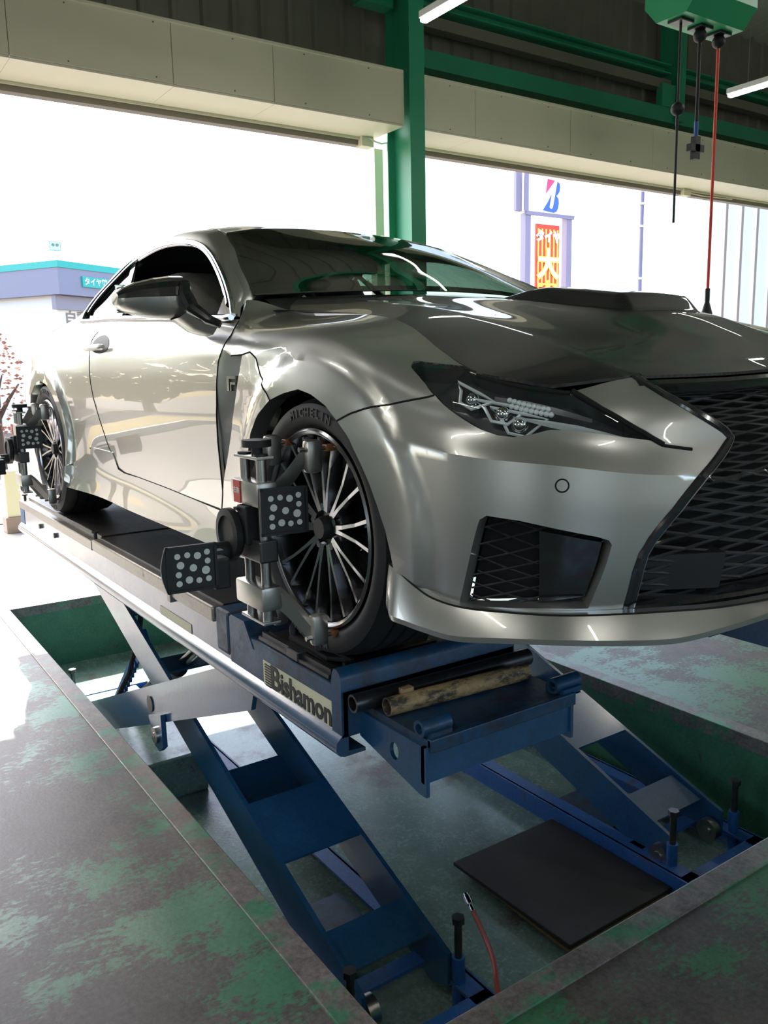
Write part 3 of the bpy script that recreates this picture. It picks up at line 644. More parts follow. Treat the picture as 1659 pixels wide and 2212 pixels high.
def crspline(P,t,breaks=()):
    """P (n,...,3), t array in [0,n-1]; Catmull-Rom, one-sided at breaks"""
    n=len(P); t=np.asarray(t,float); i=np.clip(np.floor(t).astype(int),0,n-2); f=(t-i)
    im=i-1; ip=i+2
    P1=P[i];P2=P[i+1]
    lo=(i==0)|np.isin(i,breaks); hi=(i==n-2)|np.isin(i+1,breaks)
    P0=P[np.clip(im,0,n-1)].copy(); P3=P[np.clip(ip,0,n-1)].copy()
    P0[lo]=(2*P1-P2)[lo]; P3[hi]=(2*P2-P1)[hi]
    f=f.reshape(f.shape+(1,)*(P1.ndim-f.ndim))
    return cr1(P0,P1,P2,P3,f)
def loft(G,u,v,ub=(),vb=()):
    """G[cols][rows][3]; u col param, v row param (1-D arrays same length)"""
    u=np.asarray(u,float);v=np.asarray(v,float)
    A=crspline(G,u,ub)            # (k,rows,3)
    n=A.shape[1]; i=np.clip(np.floor(v).astype(int),0,n-2); f=(v-i)[:,None]; k=np.arange(len(v))
    P1=A[k,i];P2=A[k,i+1];P0=A[k,np.clip(i-1,0,n-1)].copy();P3=A[k,np.clip(i+2,0,n-1)].copy()
    lo=(i==0)|np.isin(i,vb);hi=(i==n-2)|np.isin(i+1,vb)
    P0[lo]=(2*P1-P2)[lo];P3[hi]=(2*P2-P1)[hi]
    return cr1(P0,P1,P2,P3,f)
def smooth(a,b,x):
    t=np.clip((x-a)/(b-a),0,1); return t*t*(3-2*t)
def flare(P):
    P=P.copy()
    for cx,cz,r0,amp in((0,.325,.425,.016),(-2.73,.33,.43,.020)):
        r=np.hypot((P[:,0]-cx)*.97,P[:,2]-cz)
        w=1-smooth(r0-.012,r0+.02,r)
        side=smooth(.60,.80,-P[:,1])
        P[:,1]-=amp*w*side
    return P
POLY={
 'bumper':[(11.87,0.02),(11.78,0.56),(11.7,1.1),(11.62,1.52),(11.48,1.92),(11.33,2.26),(11.15,2.58),(10.95,2.92),(10.71,3.24),(11.1,3.6),(11.58,4.04),(12.09,4.64),(12.42,4.96),(12.44,4.96),(12.64,4.72),(12.93,4.4),(13.16,4.14),(13.35,4.0),(13.54,3.98),(13.76,4.14),(13.96,4.34),(14.18,4.38),(14.55,4.34),(14.95,4.24),(15.22,4.12),(14.96,4.58),(14.58,5.18),(14.29,5.78),(14.71,5.9),(15.09,5.98),(15.28,5.4),(15.51,4.82),(15.75,4.32),(15.79,4.18),(15.73,4.0),(15.45,3.02),(15.22,2.18),(15.03,1.62),(14.96,1.36),(14.93,1.02),(14.93,0.12),(15.4,0.0),(14.5,0.0),(13.5,0.0),(12.6,0.0),(12.0,0.0)],
 'fog':[(13.14,1.96),(13.05,1.88),(13.02,1.74),(12.97,1.42),(12.91,0.96),(12.82,0.22),(13.43,0.26),(14.03,0.28),(14.54,0.26),(14.58,0.74),(14.63,1.18),(14.66,1.52),(14.62,1.6),(14.48,1.66),(13.99,1.78),(13.55,1.9)],
 'headlight':[(11.73,5.36),(11.71,5.46),(11.77,5.54),(12.2,5.8),(12.67,6.0),(12.97,6.0),(13.22,6.0),(13.46,6.0),(13.87,6.0),(14.28,5.8),(14.58,5.18),(14.96,4.58),(15.22,4.14),(14.95,4.24),(14.55,4.34),(14.18,4.38),(13.96,4.34),(13.76,4.14),(13.54,3.98),(13.35,4.0),(13.16,4.14),(12.93,4.4),(12.64,4.72),(12.44,4.96),(12.17,5.16),(11.97,5.26),(11.84,5.32)],
 'fender':[(8.23,5.42),(8.29,5.04),(8.17,4.64),(8.42,4.42),(8.73,4.44),(8.91,4.5),(9.07,4.34),(9.19,3.96),(9.4,3.58),(9.45,3.44),(9.68,3.6),(9.93,3.72),(10.16,3.66),(10.47,3.5),(10.71,3.24),(11.1,3.6),(11.58,4.04),(12.09,4.64),(12.42,4.96),(12.17,5.16),(11.97,5.26),(11.78,5.32),(11.73,5.36),(11.71,5.46),(11.77,5.54),(12.2,5.8),(12.67,6.0),(12.98,6.0),(12.9,6.0),(12.5,6.0),(12.0,6.0),(11.5,6.0),(11.0,6.0),(10.5,6.0),(10.0,6.0),(9.6,6.0),(9.3,6.0),(9.0,6.0),(8.7,6.0),(8.35,6.0),(8.0,6.0)],
 'recess':[(8.17,4.64),(8.05,4.22),(8.0,3.68),(7.98,3.24),(7.95,2.78),(7.93,2.44),(7.93,1.94),(7.93,1.5),(8.1,2.06),(8.33,2.72),(8.57,3.52),(8.69,4.04),(8.73,4.44),(8.42,4.42)],
 'blade':[(8.73,4.44),(8.91,4.5),(9.07,4.34),(9.19,3.96),(9.4,3.58),(9.45,3.44),(9.22,3.12),(9.03,2.74),(8.88,2.2),(8.8,1.58),(8.78,0.94),(8.8,0.1),(8.3,0.0),(8.1,0.3),(7.81,0.48),(7.86,1.08),(7.94,1.52),(8.1,2.06),(8.33,2.72),(8.57,3.52),(8.69,4.04)],
 'door':[(8.23,5.42),(8.29,5.04),(8.17,4.64),(8.05,4.22),(8.0,3.68),(7.98,3.24),(7.95,2.78),(7.93,2.44),(7.93,1.94),(7.93,1.5),(7.87,1.12),(7.28,1.14),(6.69,1.18),(6.09,1.2),(5.73,1.2),(5.57,1.28),(5.35,1.76),(5.15,2.52),(5.03,3.08),(4.97,3.5),(4.94,3.92),(4.92,4.36),(4.91,4.92),(4.95,5.3),(5.0,6.0),(5.5,6.0),(6.0,6.0),(6.5,6.0),(7.0,6.0),(7.3,5.88),(7.55,5.7)],
 'quarter':[(4.95,5.3),(4.91,4.92),(4.92,4.36),(4.94,3.92),(4.97,3.5),(5.03,3.08),(5.15,2.52),(5.35,1.76),(5.45,1.68),(4.81,1.66),(4.1,0.86),(4.04,1.56),(3.92,2.24),(3.79,2.7),(3.6,3.08),(3.33,3.36),(3.0,3.46),(2.68,3.32),(2.38,2.9),(2.17,2.22),(2.04,1.48),(2.0,0.78),(1.97,0.0),(1.9,0.0),(1.0,0.0),(0.4,0.0),(0.0,0.0),(0.0,1.0),(0.0,2.0),(0.0,3.0),(0.0,4.0),(0.0,5.0),(0.0,6.0),(0.5,6.0),(1.0,6.0),(1.5,6.0),(2.0,6.0),(3.0,6.0),(3.5,6.0),(4.0,6.0),(4.5,6.0),(5.0,6.0)],
 'skirt':[(4.81,1.66),(5.45,1.68),(5.56,1.24),(5.73,1.18),(6.1,1.2),(6.69,1.18),(7.28,1.14),(7.87,1.1),(7.81,0.48),(8.1,0.3),(8.3,0.0),(7.5,0.0),(6.5,0.0),(5.5,0.0),(4.7,0.0),(4.15,0.0),(4.1,0.86)],
 'grille':[(15.09,5.98),(15.28,5.4),(15.51,4.82),(15.75,4.32),(15.79,4.18),(15.73,4.0),(15.45,3.02),(15.22,2.18),(15.03,1.62),(14.96,1.36),(14.93,1.02),(14.93,0.12),(16.0,0.35),(17.0,0.35),(18.0,0.35),(18.0,1.5),(18.0,3.0),(18.0,4.5),(18.0,5.97),(17.0,5.97),(16.0,5.97),(15.5,5.97),(15.2,5.97)],
}
def body(u, v): return flare(loft(BODY, u, v, (), (3,)))
_r2 = np.r_[0, np.cumsum(np.linalg.norm(np.diff(BODY[:, 2], axis=0), axis=1))]
def U_of(u): return np.interp(u, np.arange(len(_r2)), _r2)
def u_of(U): return np.interp(U, _r2, np.arange(len(_r2)))
VS = .13
def pip(P, poly):
    x, y = P[:, 0], P[:, 1]; ins = np.zeros(len(P), bool); q = np.asarray(poly); n = len(q)
    for i in range(n):
        x0, y0 = q[i-1]; x1, y1 = q[i]
        if y0 == y1: continue
        c = ((y0 > y) != (y1 > y)) & (x < (x1-x0)*(y-y0)/(y1-y0)+x0); ins ^= c
    return ins
def dseg(P, poly):
    d = np.full(len(P), 9.); q = np.asarray(poly)
    for i in range(len(q)):
        a = q[i-1]; b = q[i]; ab = b-a; t = np.clip(((P-a)@ab)/(ab@ab+1e-12), 0, 1); d = np.minimum(d, np.linalg.norm(P-(a+t[:, None]*ab), axis=1))
    return d
def metric(poly): return np.array([(U_of(u), v*VS) for u, v in poly])
def resample(q, h):
    out = []
    for i in range(len(q)):
        a = q[i]; b = q[(i+1) % len(q)]; n = max(1, int(np.ceil(np.linalg.norm(b-a)/h)))
        for k in range(n): out.append(a+(b-a)*k/n)
    return np.array(out)
def uv_eval(fn, q, off=0.):
    u = u_of(q[:, 0]); v = q[:, 1]/VS; P = fn(u, v)
    if np.any(off):
        e = .01; Pu = fn(np.clip(u+e, 0, 18), v)-fn(np.clip(u-e, 0, 18), v); Pv = fn(u, np.clip(v+e, 0, 6))-fn(u, np.clip(v-e, 0, 6))
        n = np.cross(Pu, Pv); n /= np.linalg.norm(n, axis=1)[:, None]+1e-12
        s_ = np.sign(np.sum(n*(P-np.array((-1.0, 0, .45))), axis=1)); n *= np.where(s_ == 0, 1, s_)[:, None]
        P = P+n*np.reshape(off, (-1, 1))
    return P
def panel_mesh(poly, holes=(), fn=body, h=VS/6, thick=.012, off=None, rim=True):
    q = resample(metric(poly), h); loops = [q]+[resample(metric(x), h) for x in holes]
    lo = q.min(0); hi = q.max(0)
    gx = np.arange(np.floor(lo[0]/h), np.ceil(hi[0]/h)+1)*h; gy = np.arange(np.floor(lo[1]/h), np.ceil(hi[1]/h)+1)*h
    G = np.array([(a, b) for a in gx for b in gy])
    k = pip(G, q) & (dseg(G, q) > h*.45)
    for x in loops[1:]: k &= ~pip(G, x) & (dseg(G, x) > h*.45)
    G = G[k]
    vs = np.concatenate(loops+[G]); ed = []; b = 0
    for x in loops: ed += [(b+i, b+(i+1) % len(x)) for i in range(len(x))]; b += len(x)
    rv, re, rf, *_ = delaunay_2d_cdt([Vector(p) for p in vs.tolist()], ed, [], 0, 1e-7)
    rv = np.array([tuple(p) for p in rv]); rf = np.array([tuple(f) for f in rf if len(f) == 3])
    c = rv[rf].mean(1); k = pip(c, q)
    for x in loops[1:]: k &= ~pip(c, x)
    rf = rf[k]
    o_ = off(rv) if callable(off) else (off or 0.)
    P = uv_eval(fn, rv, np.broadcast_to(o_, (len(rv),)).astype(float))
    mb = MB()
    n = np.cross(P[rf[:, 1]]-P[rf[:, 0]], P[rf[:, 2]]-P[rf[:, 0]]); cc = P[rf].mean(1)
    if np.sum(n*(cc-np.array((-1.0, 0, .45)))) < 0: rf = rf[:, ::-1]
    mb.add(P, [tuple(f) for f in rf.tolist()])
    if rim:
        for x in loops:
            o2 = (off(x) if callable(off) else (off or 0.)); o2 = np.broadcast_to(o2, (len(x),)).astype(float)
            A = uv_eval(fn, x, o2+1e-5); Bq = uv_eval(fn, x, o2-thick); m_ = len(x)
            mb.add(np.r_[A, Bq], [(i, (i+1) % m_, m_+(i+1) % m_, m_+i) for i in range(m_)])
    return mb
car = root('car', (-1.4, 0, 0), 'silver grey two-door coupe with a black carbon bonnet, raised on the lift', 'car')
def part2(mb, name, mt, smooth=True, label=None, both=True, parent=None, angle=28, fix=False):
    o = mb.build(name, mt, parent or car, smooth=smooth, label=label, angle=angle, fix=fix)
    if both: mb.build(name, mt, parent or car, smooth=smooth, label=label, angle=angle, fix=fix, mirror=True)
    return o
# ---- painted panels
part2(panel_mesh(POLY['bumper'], [POLY['fog']]), 'front_bumper', M['paint'], both=True)
part2(panel_mesh(POLY['fender']), 'front_fender', M['paint'])
def rec_off(q):     # the vent behind the wheel: sinks towards the blade
    u = u_of(q[:, 0]); v = q[:, 1]/VS
    be = np.interp(v, [1.08, 1.48, 2.02, 2.7, 3.52, 4.06, 4.44], [7.83, 7.85, 7.96, 8.2, 8.55, 8.7, 8.73]); dg = np.interp(v, [1.48, 1.9, 2.4, 2.76, 3.24, 3.68, 4.22, 4.62], [7.84, 7.79, 7.79, 7.83, 7.91, 8.0, 8.08, 8.19])
    t = np.clip((u-dg)/np.maximum(be-dg, .02), 0, 1); return -.040*t**1.3*np.clip((be-dg)/.35, 0, 1)
part2(panel_mesh(POLY['recess'], off=rec_off), 'fender_vent', M['paint'])
part2(panel_mesh(POLY['blade'], thick=.05), 'fender_blade', M['paint'])
door = panel_mesh(POLY['door'])
doorR = door.build('door', M['paint'], car, smooth=True, fix=False); doorL = door.build('door', M['paint'], car, smooth=True, fix=False, mirror=True)
part2(panel_mesh(POLY['quarter']), 'rear_quarter', M['paint'])
part2(panel_mesh(POLY['skirt'], off=.004), 'side_skirt', M['paint'])
# shut lines
def seam(keys, off=.0005, r=.0026):
    q = resample(metric(keys+keys[::-1][1:-1]), .015); q = q[:len(q)//2+1]
    return MB().tube(uv_eval(body, q, np.full(len(q), off-.001)), r, 6)
D_ = POLY['door']
part2(seam(D_[0:24]), 'door_gap', M['seam'])
part2(seam(POLY['bumper'][8:13]), 'bumper_gap', M['seam'])
part2(seam(POLY['fender'][3:10]), 'vent_gap', M['seam'])
part2(seam([(4.72, 1.62), (5.32, 1.62), (5.50, 1.28)]), 'skirt_gap', M['seam'])
part2(seam(POLY['fender'][27:40], off=-.004), 'hood_gap', M['seam'], both=True)
# wheel-arch lips (turned edge) and liners
def arch_lip(keys, depth=.045):
    q = resample(metric(keys+keys[::-1][1:-1]), .015); q = q[:len(q)//2+1]
    A = uv_eval(body, q); Bq = A+np.array((0, depth, 0)); return MB().grid(np.stack([A, Bq], 1))
FAk = POLY['bumper'][0:9]; FBk = POLY['fender'][9:15][::-1]; FCk = POLY['blade'][5:12]
RAk = POLY['quarter'][10:23]
part2(arch_lip(FAk), 'arch_lip', M['paint']); part2(arch_lip(FBk), 'arch_lip', M['paint']); part2(arch_lip(FCk), 'arch_lip', M['paint']); part2(arch_lip(RAk), 'arch_lip', M['paint'])
for cx, r in ((0, .385), (-2.73, .40)):
    mb = MB(); P = []
    for i in range(33):
        t = -.25+(math.pi+.5)*i/32; P.append([(cx+r*math.cos(t), y, .33+r*math.sin(t)) for y in (-.845, -.80, -.55)])
    mb.grid(P); n0 = len(mb.v); mb.add([p[2] for p in P], [tuple(range(33))]); part2(mb, 'wheel_arch_liner', M['matte'])
# ---- bonnet, windscreen, roof, rear
def full(G, nu, nv, vb=(), ub=(), t=0.0):
    a, b = G.shape[:2]; u = np.linspace(0, a-1, nu); v = np.linspace(0, b-1, nv)
    uu, vv = np.meshgrid(u, v, indexing='ij'); P = loft(G, uu.ravel(), vv.ravel(), ub, vb).reshape(nu, nv, 3)
    Pm = P[:, ::-1]*[1, -1, 1]; return np.concatenate([P, Pm[:, 1:]], 1)
def shell(P, dn, mb=None):
    """sheet P and a copy dropped by dn, closed round the edge"""
    P = np.asarray(P); Q = P+np.array(dn); mb = mb or MB(); mb.grid(P); mb.grid(Q[:, ::-1])
    for E_ in (np.stack([P[0], Q[0]], 1), np.stack([Q[-1], P[-1]], 1), np.stack([Q[:, 0], P[:, 0]], 1), np.stack([P[:, -1], Q[:, -1]], 1)): mb.grid(E_)
    return mb
HP = full(HOOD, 71, 41, (1, 3))
hood = shell(HP, (0, 0, -.006)).build('hood', M['carbon'], car, smooth=True, angle=14, fix=True, label='glossy black carbon fibre bonnet')
hx = HOOD[:, 4, 0]; hz = HOOD[:, 4, 2]
# raised air outlet in the middle of the bonnet
S_ = []
for x in np.linspace(-.22, .37, 48):
    f = min(1, max(0, (x+.22)/.28)); g = min(1, max(0, (.365-x)/.06)); top = .046*(f*f*(3-2*f))*(g*g*(3-2*g))
    row = []
    for y in np.linspace(-.165, .165, 31):
        e = min(1, max(0, (.165-abs(y))/.03)); row.append((x, y, float(np.interp(x, hx, hz))-.006*(abs(y)/.165)**2-.004+top*(e*e*(3-2*e))))
    S_.append(row)
MB().grid(S_).build('hood_scoop', M['carbon'], hood, smooth=True, angle=40)
WP = full(WIND, 25, 17); ROOFP = full(ROOF, 33, 19); RP = full(REAR, 21, 19)
shell(WP, (0.006, 0, -.004)).build('windshield', M['windshield'], car, smooth=True, fix=False)
shell(ROOFP, (0, 0, -.02)).build('roof', M['paint'], car, smooth=True, fix=False)
shell(RP, (-.003, 0, -.005)).build('rear_window', M['windshield'], car, smooth=True, fix=False)
MB().grid((ROOFP-np.array((0, 0, .035)))[:, 1:-1]).build('headliner', M['interior'], car, smooth=True, fix=False)
def band(G, vs, us, dn=(0, 0, -.0065)):
    uu, vv = np.meshgrid(us, vs, indexing='ij'); P = loft(G, uu.ravel(), vv.ravel()).reshape(len(us), len(vs), 3); return MB().grid(P+np.array(dn))
part2(band(WIND, np.linspace(0, .30, 4), np.linspace(0, 3, 24)), 'glass_border', M['matte'])
part2(band(WIND, np.linspace(0, 3, 16), np.linspace(2.80, 3, 4)), 'glass_border', M['matte'])
part2(band(WIND, np.linspace(0, 3, 16), np.linspace(0, .30, 4)), 'glass_border', M['matte'])
# cowl between bonnet and glass, rear deck and tail (out of view)
cw = []
for y in np.linspace(-.66, .66, 23):
    k = abs(y)/.66; cw.append([(-.62+.0*k, y, .925-.02*k), (-.56-.13*k*k-.02, y, .965-.02*k*k)])
MB().grid(cw).build('cowl', M['black'], car, smooth=True)
dk = full(np.array([[(-3.15, -.60, 1.012), (-3.15, -.3, 1.05), (-3.15, 0, 1.06)], [(-3.45, -.62, .985), (-3.45, -.3, 1.01), (-3.45, 0, 1.02)], [(-3.68, -.58, .97), (-3.72, -.3, .985), (-3.73, 0, .99)]]), 12, 9)
shell(dk, (0, 0, -.02)).build('boot_lid', M['paint'], car, smooth=True, fix=False)
tl = []
for r in range(7):
    p = BODY[0, r]; tl.append([(p[0]-.10*math.sin(math.pi*(.5+.5*t)) if False else p[0]-.08*(1-abs(t)**2), p[1]*abs(t) if t < 0 else -p[1]*abs(t), p[2]) for t in np.linspace(-1, 1, 17)])
MB().grid(tl).build('rear_bumper', M['paint'], car, smooth=True)
# deck sides between quarter and boot/greenhouse
q = []
for u in np.linspace(0, 4, 25):
    a = body(np.array([u]), np.array([6.]))[0]; q.append([a, a*[1, .86, 1]+[0, 0, .002]])
part2(MB().grid(q), 'quarter_shelf', M['paint'])
# ---- greenhouse: pillars + roof rail
GM = (GD+GE)/2+np.array((0, -.012, .010)); GG = np.stack([GD, GM, GE], 1)
gu, gv = np.meshgrid(np.linspace(0, 11, 100), np.linspace(0, 2, 9), indexing='ij')
GP = loft(GG, gu.ravel(), gv.ravel()).reshape(100, 9, 3)
part2(shell(GP, (0, .02, -.004)), 'side_frame', M['paint'], fix=False)
# window glass, chrome surround, B pillar, quarter window
gd = crspline(GD, np.linspace(0, 11, 70))
belt = [(x, -.80-(z-.92)*-.633 if False else -.80+(z-.92)*.633, z) for x, z in ((-2.30, .965), (-2.0, .957), (-1.6, .938), (-1.2, .918), (-.9, .900), (-.66, .884))]
outl = np.array([tuple(p) for p in gd]+belt)
def glass_y(x, z): return -.80+(z-.92)*.633+.004*math.sin((x+1.5))
G2 = np.c_[outl[:, 0], outl[:, 2]]
rv, re, rf, *_ = delaunay_2d_cdt([Vector(p) for p in G2.tolist()], [(i, (i+1) % len(G2)) for i in range(len(G2))], [], 0, 1e-6)
rvn = np.array([tuple(p) for p in rv]); rf = [f for f in rf if pip(rvn[list(f)].mean(0)[None], G2)[0]]
Pg = np.array([(x, glass_y(x, z)+.012, z) for x, z in rvn])
MB().add(Pg, rf).add(Pg+[0, .004, 0], [tuple(f)[::-1] for f in rf]).build('side_window', M['sideglass'], car, fix=False, mirror=True)
# the right door glass is wound down: only the fixed quarter window is in place
qw = [p for p in gd.tolist() if p[0] < -2.12]
qw = [(p[0], p[2]) for p in qw]+[(-2.30, .965), (-1.88, .957), (-2.13, 1.215)]
MB().prism([(x, glass_y(x, z)+.012, z) for x, z in qw], (0, .004, 0)).build('quarter_window', M['sideglass'], car)
ring = [np.array((p[0], p[1]-.003, p[2])) for p in gd]
part2(MB().tube(ring, .008, 8), 'window_trim', M['chrome'])
cen = np.array((-1.45, -.68, 1.05))
part2(MB().tube([p+(cen-p)*.055+np.array((0, .004, 0)) for p in ring[3:-4]], .011, 8), 'window_seal', M['gloss_black'])
part2(MB().tube([p+(cen-p)*.085+np.array((0, .004, 0)) for p in ring[6:44]], .007, 8), 'window_trim', M['darkchrome'])
part2(MB().tube([np.array((x, glass_y(x, z)-.006, z-.004)) for x, y, z in [tuple(gd[-1])]+belt+[tuple(gd[0])]], .011, 8), 'belt_trim', M['darkchrome'])
bpil = [(-2.145, 1.215), (-2.10, 1.225), (-1.84, .955), (-1.90, .955)]
part2(MB().prism([(x, glass_y(x, z)+.004, z) for x, z in bpil], (0, .012, 0)), 'window_pillar', M['gloss_black'], smooth=False)
bps = [(-.66, .888), (-.615, .885), (-.70, .945), (-.80, .99), (-.76, .89)]
part2(MB().prism([(x, glass_y(x, z)+.006, z) for x, z in bps], (0, .010, 0)), 'mirror_triangle', M['gloss_black'], smooth=False)
# ---- door mirror
def mirror_sec(y, z0, z1, xf, xr, n=18, pw=2.6):
    out = []
    for i in range(n):
        a = 2*math.pi*i/n; c, s = math.cos(a), math.sin(a)
        out.append(((xf+xr)/2+(xf-xr)/2*math.copysign(abs(c)**(2/pw), c), y, (z0+z1)/2+(z1-z0)/2*math.copysign(abs(s)**(2/pw), s)))
    return out
secs = [(-.925, .905, .985, -.70, -.80), (-.94, .885, 1.008, -.665, -.815), (-.98, .878, 1.006, -.655, -.82), (-1.03, .880, .998, -.66, -.82), (-1.08, .890, .985, -.68, -.82), (-1.115, .905, .968, -.71, -.82), (-1.128, .92, .955, -.74, -.81)]
SP = np.array([mirror_sec(*s) for s in secs])
def mir(mb_f, name, mt, sides=(False, True), parent=None): 
    out = []
    for m_ in sides: out.append(mb_f.build(name, mt, parent or car, smooth=True, mirror=m_, angle=40, fix=False))
    return out
full_m = MB().grid(np.concatenate([SP, SP[:, :1]], 1)); full_m.add(SP[0], [tuple(range(18))]).add(SP[-1], [tuple(range(17, -1, -1))])
zc = .938
mt_ = MB(); ml_ = MB()
V_ = np.array(full_m.v)
for f in full_m.f: (mt_ if V_[list(f), 2].mean() > zc else ml_).add([full_m.v[i] for i in f], [tuple(range(len(f)))])
mirR = mir(mt_, 'door_mirror', M['gloss_black'])
for o, m_ in zip(mirR, (False, True)):
    ml_.build('mirror_underside', M['paint'], o, smooth=True, mirror=m_, angle=40)
    MB().box((-.826, -1.11, .90), (-.818, -.945, .985), bev=.003).build('mirror_glass', M['chrome'], o, mirror=m_)
    st = np.array([[(-.60, -.875, .852), (-.66, -.868, .872), (-.74, -.868, .868), (-.76, -.87, .838), (-.70, -.878, .822), (-.63, -.88, .828)],
                   [(-.62, -.915, .868), (-.66, -.912, .892), (-.74, -.912, .892), (-.77, -.915, .858), (-.71, -.93, .838), (-.64, -.93, .846)],
                   [(-.645, -.955, .895), (-.67, -.945, .93), (-.75, -.945, .93), (-.79, -.955, .89), (-.73, -.975, .875), (-.665, -.97, .880)]])
    MB().grid(np.concatenate([st, st[:, :1]], 1)).build('mirror_stalk', M['paint'], o, smooth=True, mirror=m_, angle=50)
    MB().tube([(-.59, -.872, .856), (-.615, -.90, .872), (-.635, -.94, .905), (-.65, -.955, .95), (-.66, -.95, .985)], [.012, .016, .022, .022, .014], 10).build('mirror_edge', M['gloss_black'], o, smooth=True, mirror=m_)
# ---- door handle in its cup
for o, m_ in ((doorR, False), (doorL, True)):
    c = body(np.array([5.25]), np.array([4.75]))[0]
    panel_mesh([(5.25+.27*math.cos(t)*(1-.15*math.sin(t)), 4.80+.34*math.sin(t)) for t in np.linspace(0, 2*math.pi, 28, endpoint=False)], off=.0012, rim=False, h=.012).build('handle_cup', M['black'], o, smooth=True, mirror=m_)
    P = [(c[0]+dx, c[1]-.018-.014*math.cos(dx*9), c[2]-.010) for dx in np.linspace(-.15, .12, 13)]
    MB().tube(P, [.008]+[.0135]*11+[.008], 10).build('door_handle', M['paint'], o, smooth=True, mirror=m_)
# ---- badge on the vent
c = uv_eval(body, np.array([(U_of(8.40), 3.72*VS)]), np.array([-.012]))[0]
bd = MB().box((c[0]-.034, c[1]-.006, c[2]-.022), (c[0]+.030, c[1]+.004, c[2]+.022), bev=.005).build('badge', M['black'], car)
MB().box((c[0]-.034, c[1]-.010, c[2]-.022), (c[0]-.018, c[1]-.004, c[2]+.022)).box((c[0]-.018, c[1]-.010, c[2]+.014), (c[0]+.030, c[1]-.004, c[2]+.022)).box((c[0]-.010, c[1]-.010, c[2]-.003), (c[0]+.026, c[1]-.004, c[2]+.004)).box((c[0]-.010, c[1]-.010, c[2]-.022), (c[0]-.003, c[1]-.004, c[2]-.003)).build('badge_letter', M['darkchrome'], bd)
# ---- headlamps
hl = panel_mesh(POLY['headlight'], off=-.001, thick=.004, h=VS/8)
HLo = [hl.build('headlamp', M['lens'], car, smooth=True, fix=False, mirror=m_, label='clear headlamp cover over three projector units') for m_ in (False, True)]
house = panel_mesh(POLY['headlight'], off=-.055, thick=.001, rim=False)
q = resample(metric(POLY['headlight']), .02); A = uv_eval(body, q, np.full(len(q), -.002)); Bq = uv_eval(body, q, np.full(len(q), -.056)); n = len(q)
house.add(np.r_[A, Bq], [(i, (i+1) % n, n+(i+1) % n, n+i) for i in range(n)])
q2 = q+(q.mean(0)-q)*.045
brd = MB(); A2 = uv_eval(body, q, np.full(len(q), -.0045)); B2 = uv_eval(body, q2, np.full(len(q), -.008)); brd.add(np.r_[A2, B2], [(i, (i+1) % n, n+(i+1) % n, n+i) for i in range(n)])
def at(u, v, off): return uv_eval(body, np.array([(U_of(u), v*VS)]), np.array([off]))[0]
for o, m_ in zip(HLo, (False, True)):
    house.build('lamp_housing', M['lamphouse'], o, smooth=True, fix=False, mirror=m_)
    brd.build('lamp_border', M['gloss_black'], o, smooth=True, fix=False, mirror=m_)
    for (u, v), sc in zip(((12.92, 5.42), (13.36, 5.04), (13.55, 4.62)), (1, 1.05, 1.1)):
        c = at(u, v, -.034); e1 = at(u+.12, v-.10, -.034)-c; e1 /= np.linalg.norm(e1); nz = at(u, v, 0)-c; nz /= np.linalg.norm(nz); e2 = np.cross(nz, e1)
        if e2[2] < 0: e2 = -e2
        e1 = e1*math.cos(.12)+e2*math.sin(.12); w_, h_ = .054*sc, .020*sc
        ring4 = [c+e1*a*w_+e2*b*h_+nz*.004 for a, b in ((-1.0, 1.0), (.2, 1.05), (1.0, 1.0), (.55, -1.05), (-.05, -1.05), (-.5, .25))]
        MB().tube(ring4, .0038, 6, closed=True).build('projector_frame', M['guide'], o, smooth=True, mirror=m_)
        MB().add([p-nz*.004 for p in ring4], [tuple(range(6))]).build('projector_shade', M['black'], o, mirror=m_)
        mb = MB(); mb.cyl(c-nz*.02+e1*.012, c+nz*.002+e1*.012, .015*sc, 20, .0165*sc); mb.build('projector_barrel', M['darkchrome'], o, smooth=True, mirror=m_)
        mb = MB(); mb.ball((c+nz*.003+e1*.012), .0145*sc, 10); mb.build('projector_lens', M['chrome'], o, smooth=True, mirror=m_)
    for r_, (v0, v1) in enumerate(((5.58, 5.42), (5.36, 5.18))):
        for k in range(9):
            t = k/8; c = at(13.50+.46*t+.03*r_, v0+(v1-v0)*t, -.026)
            MB().ball(c, .0062, 6).build('lamp_bead', M['guide'], o, smooth=True, mirror=m_)
    gl_ = []
    for u, v, hw in ((13.55, 4.80, .03), (13.95, 4.66, .13), (14.3, 4.53, .14), (14.6, 4.40, .10), (14.9, 4.26, .06), (15.08, 4.14, .015)):
        gl_.append([at(u, v+hw, -.020), at(u, v, -.014), at(u, v-hw, -.020)])
    MB().grid(gl_).build('light_guide', M['guide'], o, smooth=True, mirror=m_)
    gl_ = []
    for u, v, hw in ((13.3, 5.62, .03), (13.7, 5.62, .10), (14.1, 5.42, .10), (14.5, 5.0, .06), (14.8, 4.6, .01)):
        gl_.append([at(u, v+hw, -.030), at(u, v-hw, -.036)])
    MB().grid(gl_).build('lamp_fin', M['lamphouse'], o, smooth=True, mirror=m_)
part2(seam([(13.0, 5.92), (13.4, 5.92), (13.9, 5.90), (14.25, 5.80)], r=.005, off=-.005), 'lamp_shadow_gap', M['seam'])
part2(seam([(14.28, 5.80), (14.57, 5.14), (14.93, 4.52), (15.19, 4.06)], r=.006), 'lamp_shadow_gap', M['seam'])
part2(seam([(15.19, 4.04), (15.44, 3.90)], r=.004), 'bumper_notch', M['seam'])
